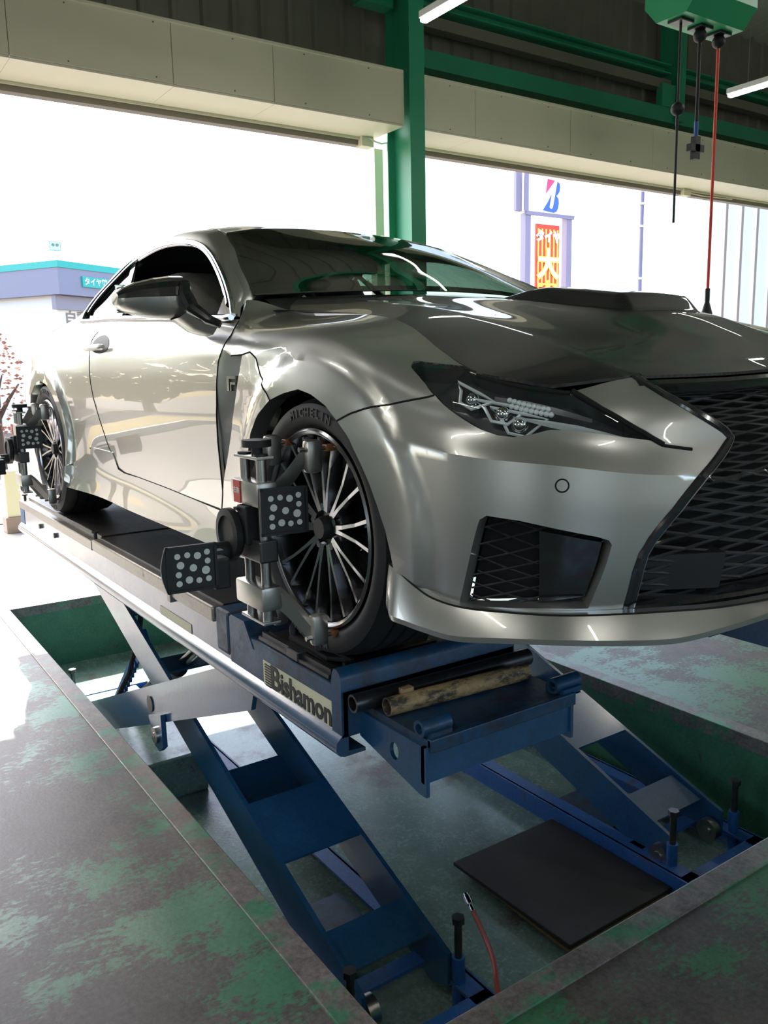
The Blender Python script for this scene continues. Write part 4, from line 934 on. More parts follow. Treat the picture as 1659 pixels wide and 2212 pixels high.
# ---- grille
def wires(poly, off, dx, dz, r, slope_lo=0, step=.012):
    """interlocking diamond mesh clipped to an outline, on the body surface pushed in by off"""
    q = metric(poly); lo = q.min(0); hi = q.max(0); mb = MB()
    L_ = hi[0]-lo[0]; H_ = hi[1]-lo[1]
    for fam in (1, -1):
        k = -int(L_/dx)-2
        while k*dz < H_+L_*dz/dx+dz:
            xs = np.linspace(0, L_-2e-4, int(L_/step)+1)
            zz = k*dz+(xs*dz/dx if fam > 0 else -xs*dz/dx+L_*dz/dx*0)+(0 if fam > 0 else 0)
            P = np.c_[lo[0]+xs, lo[1]+(zz if fam > 0 else (k*dz-xs*dz/dx)+L_*dz/dx)]
            ins = pip(P, q); run = []
            for p_, i_ in zip(P, ins):
                if i_: run.append(p_)
                else:
                    if len(run) > 1: mb.tube(uv_eval(body, np.array(run), np.full(len(run), -off)), r, 4)
                    run = []
            if len(run) > 1: mb.tube(uv_eval(body, np.array(run), np.full(len(run), -off)), r, 4)
            k += 1
    return mb
GRk = POLY['grille']
bk = panel_mesh(GRk, off=-.10, rim=False, h=VS/3)
for m_ in (False, True): bk.build('grille_backing', M['matte'], car, smooth=True, fix=False, mirror=m_)
wm = wires(GRk, .042, .165, .037, .0038)
for m_ in (False, True): wm.build('grille_mesh', M['mesh'], car, smooth=True, fix=False, mirror=m_)
# frame: gloss black band with a bright inner edge
fr = GRk[:12]
q = resample(metric(fr+fr[::-1][1:-1]), .012); q = q[:len(q)//2+1]
ctr = metric([(18, 3.4)])[0]
def inset(q, d):
    t = np.gradient(q, axis=0); n = np.c_[-t[:, 1], t[:, 0]]; n /= np.linalg.norm(n, axis=1)[:, None]
    s_ = np.sign(np.sum(n*(ctr-q), 1)); n *= s_[:, None]
    for _ in range(6): n[1:-1] = (n[:-2]+n[1:-1]*2+n[2:])/4
    return q+n*d
rows = [uv_eval(body, inset(q, d), np.full(len(q), o_)) for d, o_ in ((0, .001), (.006, .004), (.020, .002), (.028, -.012), (.030, -.045))]
gfr = MB().grid(np.stack(rows, 1))
for m_ in (False, True):
    g_ = gfr.build('grille_frame', M['gloss_black'], car, smooth=True, fix=False, mirror=m_)
    MB().tube(uv_eval(body, inset(q, .024), np.full(len(q), -.002)), .0025, 6).build('frame_edge', M['darkchrome'], g_, smooth=True, mirror=m_)
us = np.linspace(15.12, 18, 40)
rows = [uv_eval(body, np.c_[U_of(us), np.full(40, v*VS)], np.full(40, o_)) for v, o_ in ((5.90, -.012), (5.88, .000), (5.74, .002), (5.68, -.010), (5.66, -.045))]
part2(MB().grid(np.stack(rows, 1)), 'grille_top_bar', M['gloss_black'])
us = np.linspace(14.98, 18, 40)
rows = [uv_eval(body, np.c_[U_of(us), np.full(40, v*VS)], np.full(40, o_)) for v, o_ in ((.02, .0), (.16, .004), (.22, -.004), (.26, -.05))]
part2(MB().grid(np.stack(rows, 1)), 'grille_lower_bar', M['gloss_black'])
# lower ducts inside the grille
for m_ in (False, True):
    us = np.linspace(15.10, 15.85, 12)
    rows = [uv_eval(body, np.c_[U_of(us), np.full(12, v*VS)], np.linspace(-.055, -.018, 12)) for v in (.32, .45, .75, 1.0, 1.14)]
    rows.append(uv_eval(body, np.c_[U_of(us), np.full(12, 1.18*VS)], np.full(12, -.09)))
    MB().grid(np.stack(rows, 1)).build('brake_duct', M['black'], car, smooth=True, mirror=m_)
    us = np.linspace(15.85, 18, 20)
    rows = [uv_eval(body, np.c_[U_of(us), np.full(20, v*VS)], np.full(20, o_)) for v, o_ in ((.30, -.05), (.95, -.05), (1.0, -.09))]
    MB().grid(np.stack(rows, 1)).build('lower_grille_bar', M['black'], car, smooth=True, mirror=m_)
# ---- bumper side intake
FG = POLY['fog']
q = resample(metric(FG), .015); n = len(q)
A = uv_eval(body, q, np.full(n, .0002)); Bq = uv_eval(body, q+(q.mean(0)-q)*.012, np.full(n, -.040))
fogw = MB().add(np.r_[A, Bq], [(i, (i+1) % n, n+(i+1) % n, n+i) for i in range(n)])
fogb = panel_mesh(FG, off=-.055, rim=False, h=VS/4)
fgl = panel_mesh([(13.80, 1.70), (14.60, 1.52), (14.52, .42), (13.93, .30)], off=-.024, thick=.03, h=VS/5)
fogm = wires([(u, v) for u, v in FG], .034, .115, .036, .0022)
for m_ in (False, True):
    f_ = fogb.build('side_intake', M['matte'], car, smooth=True, fix=False, mirror=m_)
    fogw.build('intake_wall', M['paint'], f_, smooth=True, fix=False, mirror=m_)
    fogm.build('intake_mesh', M['mesh'], f_, smooth=True, fix=False, mirror=m_)
    fgl.build('intake_blank', M['gloss_black'], f_, smooth=True, fix=False, mirror=m_)
    c = at(14.04, 2.60, .0); e = at(14.04, 2.60, .003); 
    x_, y_, d_ = basis(e-c)
    MB().tube([c+.0125*(math.cos(t)*x_+math.sin(t)*y_) for t in np.linspace(0, 2*math.pi, 24, endpoint=False)], .0016, 6, closed=True).build('parking_sensor_ring', M['seam'], car, smooth=True, mirror=m_)
# ---- front lip spoiler
st = [(.335, -.905, .292, .190), (.37, -.905, .280, .178), (.42, -.900, .258, .176), (.47, -.890, .240, .172), (.54, -.868, .232, .168), (.62, -.822, .232, .176), (.70, -.755, .232, .180), (.76, -.655, .230, .174), (.80, -.55, .226, .168), (.835, -.44, .222, .180), (.86, -.32, .222, .194), (.878, -.16, .222, .203), (.884, 0, .222, .206)]
X_ = crs([(a, b, 0) for a, b, c, d in st], 5); Zt = crs([(c, d, 0) for a, b, c, d in st], 5)
X_ = np.array(X_); Zt = np.array(Zt); T_ = np.gradient(X_[:, :2], axis=0); N_ = np.c_[T_[:, 1], -T_[:, 0]]; N_ /= np.linalg.norm(N_, axis=1)[:, None]
def lp(o_, z): return np.c_[X_[:, :2]+N_*np.reshape(o_, (-1, 1)), z]
zt, zb = Zt[:, 0], Zt[:, 1]
fade = smooth(0, .12, np.arange(len(X_))/len(X_))
LPr = np.stack([lp(np.full(len(X_), -.02), zt+.004), lp(np.full(len(X_), .004), zt), lp(.010+.012*fade, zt*.62+zb*.38), lp(.014+.022*fade, zb+.014), lp(.012+.022*fade, zb+.002), lp(np.full(len(X_), -.03), zb), lp(np.full(len(X_), -.16), zb+.01)], 1)
part2(MB().grid(LPr), 'front_lip', M['paint'], angle=24)
part2(MB().add([LPr[0, k] for k in range(7)], [tuple(range(7))]), 'lip_end', M['paint'], smooth=False)
part2(MB().tube([lp(np.full(len(X_), .003), zt+.001)[i] for i in range(len(X_))], .0022, 6), 'lip_gap', M['seam'])
# ---- floor pan and engine bay as dark boxes added to block light; cabin
MB().box((-3.5, -.52, .17), (.66, .52, .24)).box((-2.30, -.84, .17), (-.43, .84, .22)).box((-3.55, -.52, .24), (-2.35, .52, .80)).box((-.55, -.53, .24), (.55, .53, .66)).build('underbody', M['matte'], car)
MB().box((-.62, -.70, .60), (-.55, .70, .90)).build('firewall', M['matte'], car)
dash = []
for x, z in ((-.72, .93), (-.80, .955), (-.95, .945), (-1.05, .91), (-1.08, .84), (-1.02, .70)): dash.append([(x, y, z-.02*(abs(y)/.6)**2) for y in np.linspace(-.70, .70, 15)])
MB().grid(dash).build('dashboard', M['interior'], car, smooth=True)
sw = MB(); cc = np.array((-1.12, -.37, .86)); 
sw.tube([cc+np.array((.07*math.sin(t)*.35, .18*math.cos(t), .17*math.sin(t))) for t in np.linspace(0, 2*math.pi, 28, endpoint=False)], .014, 8, closed=True)
sw.tube([cc+np.array((0, -.17, 0)), cc, cc+np.array((0, .17, 0))], .016, 6).tube([cc, cc+np.array((.2, 0, -.08))], .03, 8)
sw.build('steering_wheel', M['interior'], car, smooth=True)
def seat(y0, x0, cover, rear=False):
    mb = MB()
    P = []
    for x, z, w_, t in ((x0+.25, .42, .25, .06), (x0+.05, .40, .26, .08), (x0-.15, .42, .26, .09), (x0-.27, .60, .25, .08), (x0-.36, .82, .235, .07), (x0-.42, 1.0, .17, .06), (x0-.45, 1.10, .13, .05), (x0-.47, 1.155, .115, .03)):
        P.append([(x+(t if k in (1, 2) else 0)*(.3 if z < .5 else 1), y0+w_*yy, z+(t if (k in (1, 2) and z < .5) else 0)) for k, yy in enumerate((-1, -.6, .6, 1))]+[(x-(0 if z < .5 else .08), y0+w_*yy, z-(.12 if z < .5 else 0)) for yy in (1, -1)])
    P = np.array(P); mb.grid(np.concatenate([P, P[:, :1]], 1)).add(P[-1], [tuple(range(6))]).add(P[0], [tuple(range(5, -1, -1))])
    o = mb.build('rear_seat' if rear else 'seat', cover, car, smooth=True, angle=60)
    return o
seat(-.37, -1.45, M['seatcover']); seat(.37, -1.45, M['interior']); seat(-.32, -2.2, M['interior'], True); seat(.32, -2.2, M['interior'], True)
MB().box((-1.20, -.10, 1.10), (-1.17, .10, 1.165), bev=.01).tube([(-1.18, 0, 1.15), (-1.12, 0, 1.215)], .01, 8).build('inner_mirror', M['interior'], car)
MB().box((-1.09, .18, 1.165), (-1.085, .27, 1.195)).build('inspection_sticker', M['white'], car)
for s in (-1, 1): MB().prism([(-.70, s*.80, .35), (-.70, s*.74, .88), (-2.2, s*.72, .93), (-2.2, s*.80, .35)], (0, -s*.03, 0)).build('door_card', M['interior'], car)
uu_, vv_ = np.meshgrid(np.linspace(0, 1.15, 6), np.linspace(0, 3, 12), indexing='ij')
part2(MB().grid(loft(REAR, uu_.ravel(), vv_.ravel()).reshape(6, 12, 3)-np.array((0, 0, .02))), 'headliner_rear', M['interior'])
part2(band(REAR, np.linspace(0, .8, 4), np.linspace(0, 2, 10), (0, 0, -.02)), 'pillar_trim', M['interior'])
MB().box((-3.1, -.58, .90), (-2.45, .58, .95)).build('parcel_shelf', M['interior'], car)
# ---- wheels
def wheel(cx, s, R_t, w_t, cz):
    """axis along y; s=-1 right side; outer face away from the car"""
    yo = s*(.7775+w_t/2) if cx > -1 else s*(.78+w_t/2)
    ax = np.array((0, float(s), 0)); c0 = np.array((cx, yo, cz))
    h = w_t
    rr = .2535
    rim = MB().lathe([(rr, -.012), (rr+.002, -.004), (rr-.004, .0), (rr-.012, -.004), (rr-.018, -.02), (rr-.024, -.06), (rr-.03, -.13), (rr-.03, -h+.02), (rr, -h+.012)], c0, ax, 72)
    wh = rim.build('wheel', M['rim'], car, smooth=True, fix=False)
    MB().lathe([(rr-.013, -.005), (rr-.004, .0015), (rr+.002, -.003)], c0, ax, 72).build('rim_lip', M['rimface'], wh, smooth=True)
    # tyre with tread grooves
    hs = R_t-rr
    pr = [(rr+.001, -.014), (rr+.012, -.004), (rr+hs*.35, .006), (rr+hs*.60, .006), (rr+hs*.82, -.002), (R_t-.012, -.016), (R_t-.003, -.030)]
    xs = [-.030]; n = 4
    for i in range(n):
        g = -h*(.22+.56*i/(n-1)); pr += [(R_t, g+.006), (R_t-.008, g+.005), (R_t-.008, g-.005), (R_t, g-.006)]
    pr += [(R_t-.003, -h+.030), (R_t-.012, -h+.016), (rr+hs*.6, -h-.004), (rr+.01, -h+.006)]
    MB().lathe(pr, c0, ax, 96).build('tyre', M['tyre'], wh, smooth=True, fix=False, angle=40)
    # cross grooves on the shoulder
    mb = MB()
    for i in range(72):
        t = 2*math.pi*i/72; d = np.array((math.cos(t), 0, math.sin(t))); tt = np.array((-math.sin(t), 0, math.cos(t)))
        a = c0+d*(R_t-.0125)-ax*.014; b = c0+d*(R_t+.0006)-ax*.050
        mb.add([a-tt*.0018, a+tt*.0018, b+tt*.0018, b-tt*.0018], [(0, 1, 2, 3)])
    mb.build('tread_sipes', M['seam'], wh)
    # spokes: ten pairs, slender, polished faces
    for i in range(10):
        for sg in (-1, 1):
            t0 = 2*math.pi*(i+.12)/10+sg*.055; t1 = 2*math.pi*(i+.12)/10+sg*.145
            P = []
            for k, (r, dep, w_, th) in enumerate(((.045, -.030, .014, .034), (.10, -.024, .0105, .032), (.17, -.018, .009, .030), (rr-.018, -.010, .0105, .024))):
                f = k/3; t = t0+(t1-t0)*f; d = np.array((math.cos(t), 0, math.sin(t))); tt = np.array((-math.sin(t), 0, math.cos(t))); p = c0+d*r+ax*dep
                P.append([p+tt*w_*.45+ax*.003, p-tt*w_*.45+ax*.003, p-tt*w_-ax*th, p+tt*w_-ax*th])
            P = np.array(P); mb = MB().grid(np.concatenate([P, P[:, :1]], 1)).add(P[0], [(0, 1, 2, 3)]).add(P[-1], [(3, 2, 1, 0)])
            mb.build('spoke', M['rimface'], wh)
    MB().lathe([(.0, -.012), (.026, -.012), (.030, -.024), (.031, -.05)], c0, ax, 28).build('centre_cap', M['black'], wh, smooth=True)
    MB().lathe([(.030, -.040), (.072, -.036), (.082, -.06), (.082, -.10), (.0, -.10)], c0, ax, 40).build('hub', M['rim'], wh, smooth=True)
    for i in range(5):
        t = 2*math.pi*(i+.3)/5; q_ = c0+np.array((math.cos(t), 0, math.sin(t)))*.055; MB().cyl(q_-ax*.055, q_-ax*.026, .010, 6).build('lug_nut', M['darkchrome'], wh)
    MB().lathe([(.075, -.115), (.185, -.115), (.185, -.135), (.075, -.135)], c0, ax, 48, closed=True).build('brake_disc', M['darksteel'], wh, smooth=True)
    t = 2.9 if cx > -1 else .25
    MB().lathe([(.12, -.085), (.195, -.085), (.20, -.16), (.12, -.16)], c0, ax, 14, closed=True, arc=(t-.4, t+.5)).build('brake_caliper', M['darksteel'], wh, smooth=True)
    # raised sidewall lettering
    def ring_text(body_, t_mid, size, rad):
        x_, z_ = np.array((1., 0, 0)), np.array((0, 0, 1.)); n_ = len(body_)
        for k, ch in enumerate(body_):
            a = t_mid-(k-(n_-1)/2)*size*.86/rad
            d = np.array((math.cos(a), 0, math.sin(a))); tx = np.array((math.sin(a), 0, -math.cos(a)))*( -s if s < 0 else -1)
            if ch != ' ': text(ch, size, M['tyretext'], wh, frame(c0+d*rad+ax*.0065, tx, d), name='tyre_letter', extrude=.0012, offset=.0008)
    if s < 0:
        ring_text('MICHELIN', math.pi/2-.02, .030, rr+hs*.52)
        ring_text('MICHELIN', -math.pi/2-.15, .030, rr+hs*.52)
    return wh
wheel(0, -1, .3305, .255, .3305-.011+.0); wheel(0, 1, .3305, .255, .3305-.011)
wheel(-2.73, -1, .3375, .275, .3375-.004); wheel(-2.73, 1, .3375, .275, .3375-.004)
# ================================================================ WHEEL-ALIGNMENT CLAMPS
DOTS = [(387,782,33),(498,776,33),(611,795,40),(720,763,33),(417,888,42),(722,869,33),(558,933,41),(392,997,34),(697,977,46),(394,1104,34),(506,1070,41),(616,1088,33),(725,1081,33)]
def target(parent, c, rz_, w=.118, h=.112, rounded=False):
    """board facing +x turned by rz_; seen from the front its right is +y"""
    ca, sa = math.cos(rz_), math.sin(rz_); n = np.array((ca, sa, 0)); r = np.array((-sa, ca, 0)); u_ = np.array((0, 0, 1.)); c = np.array(c)
    mt = Matrix((Vector(n), Vector(r), Vector(u_))).transposed().to_4x4(); mt.translation = Vector(c)
    mb = MB().box((-.008, -w/2, -h/2), (0, w/2, h/2), mt, bev=.003)
    for lo, hi in (((0, -w/2, -h/2), (.004, -w/2+.006, h/2)), ((0, w/2-.006, -h/2), (.004, w/2, h/2)), ((0, -w/2, h/2-.006), (.004, w/2, h/2)), ((0, -w/2, -h/2), (.004, w/2, -h/2+.006))): mb.box(lo, hi, mt)
    if rounded: mb.prism([tuple(mt @ Vector((-.006, -w/2-.012*math.sin(math.pi*t), -h/2+h*t))) for t in np.linspace(0, 1, 9)], tuple(n*.008))
    b = mb.build('target_board', M['target'], parent, label='black target board with grey reflector dots')
    for x, y, rr in DOTS:
        p = c+r*((x-545)/245*w*.43)+u_*((935-y)/235*h*.43)+n*.0006; q = rr/245*w*.43
        V = [p+q*(math.cos(2*math.pi*i/24)*r+math.sin(2*math.pi*i/24)*u_) for i in range(24)]
        MB().prism(V, n*.0008).build('reflector_dot', M['dot'], b)
    return b
def clamp(cx, cz, label, kanji, dxr=0):
    R_ = root('wheel_clamp', (cx-.025, -1.05, cz-.23), label, 'wheel clamp', 'wheel alignment clamps on the right wheels')
    yr = -1.055; X = cx-.025
    B = lambda mb, nm, m_, **k: mb.build(nm, m_, k.pop('parent', R_), **k)
    for dx in (-.045, .045): B(MB().cyl((X+dx, yr, cz-.212), (X+dx, yr, cz+.190), .0125, 20), 'guide_rod', M['steel'], smooth=True)
    B(MB().cyl((X, yr+.012, cz-.205), (X, yr+.012, cz+.20), .007, 10), 'lead_screw', M['darksteel'], smooth=True)
    B(MB().box((X-.066, yr-.02, cz+.188), (X+.064, yr+.026, cz+.196), bev=.002), 'top_plate', M['steel'])
    for dx in (-.045, .045): B(MB().cyl((X+dx, yr, cz+.196), (X+dx, yr, cz+.201), .017, 16), 'rod_cap', M['black'], smooth=True)
    B(MB().box((X-.066, yr-.02, cz-.216), (X+.064, yr+.026, cz-.208), bev=.002), 'bottom_plate', M['steel'])
    B(MB().cyl((X, yr+.012, cz+.196), (X, yr+.012, cz+.215), .014, 16).cyl((X, yr+.012, cz+.215), (X, yr+.012, cz+.232), .036, 28), 'hand_knob', M['black'], smooth=True)
    def bracket(z, up, nm):
        """sliding body on the rods with two arms reaching in to the rim"""
        mb = MB().box((X-.082, yr-.026, z-.030), (X+.072, yr+.028, z+.030), bev=.008)
        b = B(mb, nm, M['alu'], smooth=True, angle=40)
        for sg in (-1, 1):
            xe = X+sg*.105; ze = z+up*.105
            path = crs([(X+sg*.030, yr+.004, z), (X+sg*.058, yr+.022, z+up*.004), (X+sg*.078, yr+.055, z+up*.042), (X+sg*.094, yr+.085, z+up*.086), (xe, yr+.10, ze)], 5)
            P = []
            for k_, p in enumerate(path):
                h_ = .026-.008*k_/len(path)
                P.append([p+np.array((.006*sg, -.009, h_*(.75 if up > 0 else 1.2))), p+np.array((.006*sg, .009, h_*(.7 if up > 0 else 1.1))), p+np.array((-.004*sg, .009, -h_*(1.1 if up > 0 else .7))), p+np.array((-.004*sg, -.009, -h_*(1.2 if up > 0 else .75)))])
            P = np.array(P); B(MB().grid(np.concatenate([P, P[:, :1]], 1)).add(P[0], [(0, 1, 2, 3)]).add(P[-1], [(3, 2, 1, 0)]), 'bracket_arm', M['alu'], parent=b, smooth=True, angle=50)
            B(MB().box((xe-.016, yr+.085, ze-.058 if up > 0 else ze-.022), (xe+.016, yr+.128, ze+.022 if up > 0 else ze+.058), bev=.012), 'claw_block', M['alu'], parent=b, smooth=True, angle=50)
            B(MB().cyl((xe, yr+.07, ze), (xe, yr+.175, ze), .006, 10), 'claw_pin', M['steel'], parent=b, smooth=True)
            B(MB().box((xe-.012, yr+.140, ze-.008), (xe+.012, yr+.175, ze+.008), bev=.003), 'rim_clip', M['amberclip'], parent=b)
        return b
    ub = bracket(cz+.105, 1, 'upper_bracket'); lo_ = bracket(cz-.150, -1, 'lower_bracket')
    # position sticker
    lab = B(MB().box((X-.060, yr-.0278, cz+.078), (X-.022, yr-.0262, cz+.133)), 'position_sticker', M['red'], label='small red sticker with white characters')
    text(kanji, .017, M['white'], lab, frame((X-.041, yr-.0281, cz+.108), (1, 0, 0), (0, 0, 1)), offset=.0003, extrude=.0003)
    # carriage with the swivel disc and both targets
    car_b = B(MB().box((X-.075, yr-.024, cz-.060), (X+.070, yr+.024, cz-.005), bev=.005), 'carriage', M['darksteel'])
    B(MB().box((X-.03, yr-.035, cz-.02), (X+.02, yr+.02, cz+.075), bev=.004), 'target_mount', M['black'])
    for k in range(5): B(MB().box((X-.036, yr-.041, cz-.010+k*.018), (X-.014, yr-.030, cz-.003+k*.018)), 'mount_rib', M['black'])
    dc = np.array((X-.055, yr-.045, cz+.0))
    B(MB().lathe([(.0, -.012), (.060, -.012), (.064, -.006), (.064, .010), (.046, .012), (.044, .006), (.0, .006)], dc, (0, -1, 0), 40), 'swivel_disc', M['black'], smooth=True)
    hb = np.array((X-.060, yr-.085, cz-.045))
    B(MB().cyl(hb+[0, .05, 0], hb+[0, -.005, 0], .026, 24), 'swivel_hub', M['black'], smooth=True)
    B(MB().cyl(hb+[0, -.004, 0], hb+[0, -.012, 0], .018, 20).cyl(hb+[0.012, -.0, 0], hb+[.024, 0, 0], .016, 16), 'swivel_knob', M['steel'], smooth=True)
    B(MB().box((hb[0]-.012, hb[1]-.05, hb[2]-.075), (hb[0]+.014, hb[1]-.008, hb[2]+.012), bev=.006).box((X-.02, yr-.125, cz-.115), (X+.03, yr-.085, cz-.04), bev=.005).tube([hb+[0, -.03, -.03], (X, yr-.10, cz-.08)], .014, 8), 'target_arm', M['black'])
    target(R_, (X+.108, yr+.024, cz+.070), -.12)
    target(R_, (X+.055, yr-.190, cz-.045), -.10, .118, .108, True)
    return R_
clampF = clamp(0, .322, 'alignment clamp with two dotted target boards on the right front wheel', '右前')
clampR = clamp(-2.72, .338, 'alignment clamp with dotted target boards on the right rear wheel', '右後')
# ================================================================ HANGING THINGS
rl = root('hose_reel', (-.74, 1.59, 2.2), 'green octagonal reel box hanging from the roof with three cables', 'reel')
oct_ = [(-.815, 2.20), (-.66, 2.20), (-.595, 2.275), (-.595, 2.46), (-.66, 2.53), (-.815, 2.53), (-.88, 2.46), (-.88, 2.275)]
MB().prism([(x, 1.385, z) for x, z in oct_], (0, .42, 0)).build('reel_case', M['reelgreen'], rl)
for x in (-.80, -.68): MB().box((x-.012, 1.57, 2.52), (x+.012, 1.61, rz(-.74)-.15)).build('hanger', M['green'], rl)
for y in (1.455, 1.595, 1.735):
    MB().box((-.775, y-.045, 2.188), (-.700, y+.045, 2.202), bev=.003).build('outlet_plate', M['darksteel'], rl)
def hang(y, z_end, m_, r, name):
    return MB().tube([(-.738, y, 2.19), (-.738, y, z_end)], r, 10).build(name, m_, rl, smooth=True)
hang(1.455, 1.345, M['black'], .006, 'cable'); hang(1.595, 1.745, M['black'], .0085, 'cable'); hang(1.735, 1.00, M['redcable'], .0075, 'cable')
for y in (1.595, 1.735): MB().ball((-.738, y, 2.165), .030, 10).build('cable_stop', M['black'], rl, smooth=True)
MB().ball((-.738, 1.455, 1.835), .030, 12).tube([(-.738, 1.455, 1.80), (-.738, 1.455, 1.76)], .008, 8).build('cable_stop', M['black'], rl, smooth=True)
MB().box((-.752, 1.548, 1.668), (-.724, 1.642, 1.700)).box((-.752, 1.578, 1.635), (-.724, 1.612, 1.735)).build('cross_coupler', M['black'], rl)
MB().tube([(-.738, 1.595, 1.735), (-.738, 1.595, 1.80)], .0105, 10).build('tape_wrap', mat('blue_tape', (.03, .12, .4), .5), rl, smooth=True)
MB().cyl((-.738, 1.735, 1.0), (-.738, 1.735, .93), .010, 12, .030).tube([(-.738, 1.735, 1.06), (-.738, 1.735, 1.0)], .012, 10).build('cable_end', M['black'], rl, smooth=True)
def led(x, y, z, L_, label):
    r = root('led_light', (x+L_/2, y, z), label, 'ceiling light', 'led tube lights')
    MB().box((x, y-.03, z+.028), (x+L_, y+.03, z+.075), bev=.006).build('housing', M['white'], r)
    MB().box((x+.01, y-.026, z), (x+L_-.01, y+.026, z+.03), bev=.010).build('diffuser', M['led'], r)
    for k in (.15, .85): MB().cyl((x+L_*k, y, z+.07), (x+L_*k, y, min(rz(x), rz(x+L_))-.06), .004, 6).build('suspension_wire', M['steel'], r)
    return r
led(-3.08, 1.80, 3.0, 1.25, 'bright led tube hanging beside the green column at the top')
led(-2.98, 5.12, 3.0, 1.25, 'bright led tube at the right edge of the picture below the green beam')
for i, (x, y) in enumerate(((-.2, -2.9), (2.6, -.6), (2.6, 2.6), (.6, 5.0), (4.8, -3.4), (-2.9, -2.6), (2.6, -4.4), (5.0, 1.4), (-.4, 3.4), (2.6, 6.4))):  # unseen tubes: several inferred from bonnet reflections, more added to brighten the hall
    led(x, y, 3.0, 1.25, 'unseen led tube added to brighten the hall, number %s from the door' % ('one two three four five six seven eight nine ten'.split()[i]))
# ================================================================ OUTSIDE
GZ = -.84
MB().box((-60, -60, GZ-.2), (WX-.1, 60, GZ)).build('ground', M['concrete'], kind='structure')
MB().box((-60, -60, GZ), (-7.6, 60, GZ+.012)).build('street', M['asphalt'], kind='structure')
M['grass'] = mat('dry_grass', (.30, .22, .09), .95, noise=.4, nscale=6)
M['leaf'] = mat('leaves', (.035, .06, .02), .8, noise=.5, nscale=4)
M['redleaf'] = mat('autumn_leaves', (.40, .17, .10), .8, noise=.5, nscale=4)
M['bark'] = mat('bark', (.10, .07, .05), .9)
M['curb'] = mat('curb_stone', (.45, .43, .40), .8)
MB().box((-15.9, -40, GZ), (-13.4, -3.5, GZ+.10)).build('verge', M['grass'], kind='structure')
ORD = 'first second third fourth fifth sixth seventh eighth ninth tenth eleventh twelfth thirteenth fourteenth'.split()
for k in range(14):
    MB().box((-13.4, -40+k*2.6, GZ), (-13.22, -40+k*2.6+2.55, GZ+.14), bev=.01).build('curb_stone', M['curb'], label='grey kerb stone along the grass verge outside, %s from the door' % ORD[13-k], cat='kerb', group='kerb stones along the verge')
for k in range(3):
    MB().box((-12.8, -9.0-2.7*k, GZ), (-7.8, -8.87-2.7*k, GZ+.018)).build('parking_line', M['white'], kind='structure')
def tree(x, y, h_, r_, lm, label, seed, group='trees across the lot', n=1700, name='tree', ls=1.):
    rnd = random.Random(seed); t = root(name, (x, y, GZ), label, 'tree', group)
    MB().tube([(x, y, GZ), (x+.1, y, GZ+h_*.3), (x-.05, y+.1, GZ+h_*.6)], [.16, .12, .06], 8).build('trunk', M['bark'], t, smooth=True)
    for k in range(6):
        a = k*1.05+rnd.random(); MB().tube([(x, y, GZ+h_*(.25+.05*k)), (x+r_*.5*math.cos(a), y+r_*.5*math.sin(a), GZ+h_*(.45+.06*k)), (x+r_*.8*math.cos(a), y+r_*.8*math.sin(a), GZ+h_*(.55+.06*k))], [.05, .03, .012], 6).build('branch', M['bark'], t, smooth=True)
    mb = MB()
    for k in range(n):
        while True:
            p = np.array([rnd.uniform(-1, 1) for _ in range(3)])
            if p@p < 1: break
        p = p/max(1e-3, np.linalg.norm(p))*np.linalg.norm(p)**.45
        c = np.array((x, y, GZ+h_*.62))+p*np.array((r_, r_, h_*.40)); s_ = rnd.uniform(.10, .24)*ls
        a, b = basis(np.array([rnd.gauss(0, 1) for _ in range(3)]))[:2]
        mb.add([c+a*s_, c+b*s_*.6, c-a*s_, c-b*s_*.6], [(0, 1, 2, 3)])
    mb.build('foliage', lm, t, kind='stuff', fix=False)
for i, (x, y, h_, r_) in enumerate(((-21.5, -4.2, 4.2, 1.75), (-22, -8.0, 4.0, 1.8), (-21.5, -11.8, 3.5, 1.75), (-22.5, -15.6, 3.8, 1.8), (-22, -19.5, 4.2, 1.8))):
    tree(x, y, h_, r_, M['leaf'], 'dark evergreen tree across the street, mirrored in the car door, %s from the right' % ('first second third fourth fifth'.split()[i]), 11+i)
tree(-12.6, .45, 2.3, .55, M['redleaf'], 'bare reddish shrub at the left edge beyond the rear wheel', 31, 'shrubs by the lot', 420, 'shrub', .22)
# neighbouring shop building
M['fascia'] = mat('fascia_grey', (.27, .27, .36), .6)
M['teal'] = mat('fascia_teal', (.03, .45, .40), .5)
M['stucco'] = mat('pale_stucco', (.9, .87, .82), .8)
M['brown'] = mat('brown_band', (.32, .24, .20), .7)
bl = root('shop_building', (-22, 3.4, GZ), 'shop building with a grey fascia and teal top edge across the lot', 'building')
def quad_prism(cx, cy, ang, Lx, Ly, z0, z1, m_, nm):
    mt = Matrix.Translation((cx, cy, 0)) @ Matrix.Rotation(ang, 4, 'Z')
    return MB().box((-Lx, 0, z0), (0, Ly, z1), mt).build(nm, m_, bl)
BA = math.radians(30); bc = (-20.0, 3.46)
quad_prism(bc[0]-.35, bc[1]+.02, BA, 9, 9, GZ, 2.62, M['stucco'], 'wall')
quad_prism(bc[0], bc[1], BA, 10, 10, 2.62, 3.26, M['fascia'], 'fascia')
quad_prism(bc[0]+.03, bc[1], BA, 10.05, 10.05, 3.26, 3.42, M['teal'], 'fascia_edge')
mtb = Matrix.Translation((bc[0], bc[1], 0)) @ Matrix.Rotation(BA, 4, 'Z')
ex = (mtb.to_3x3() @ Vector((1, 0, 0))); ey = (mtb.to_3x3() @ Vector((0, 1, 0)))
MB().box((-.33, .05, 2.27), (-.20, 9.0, 2.61), mtb).build('grey_band', mat('grey_band', (.33, .31, .36), .7), bl)  # the wall's own grey band below the fascia, one face only
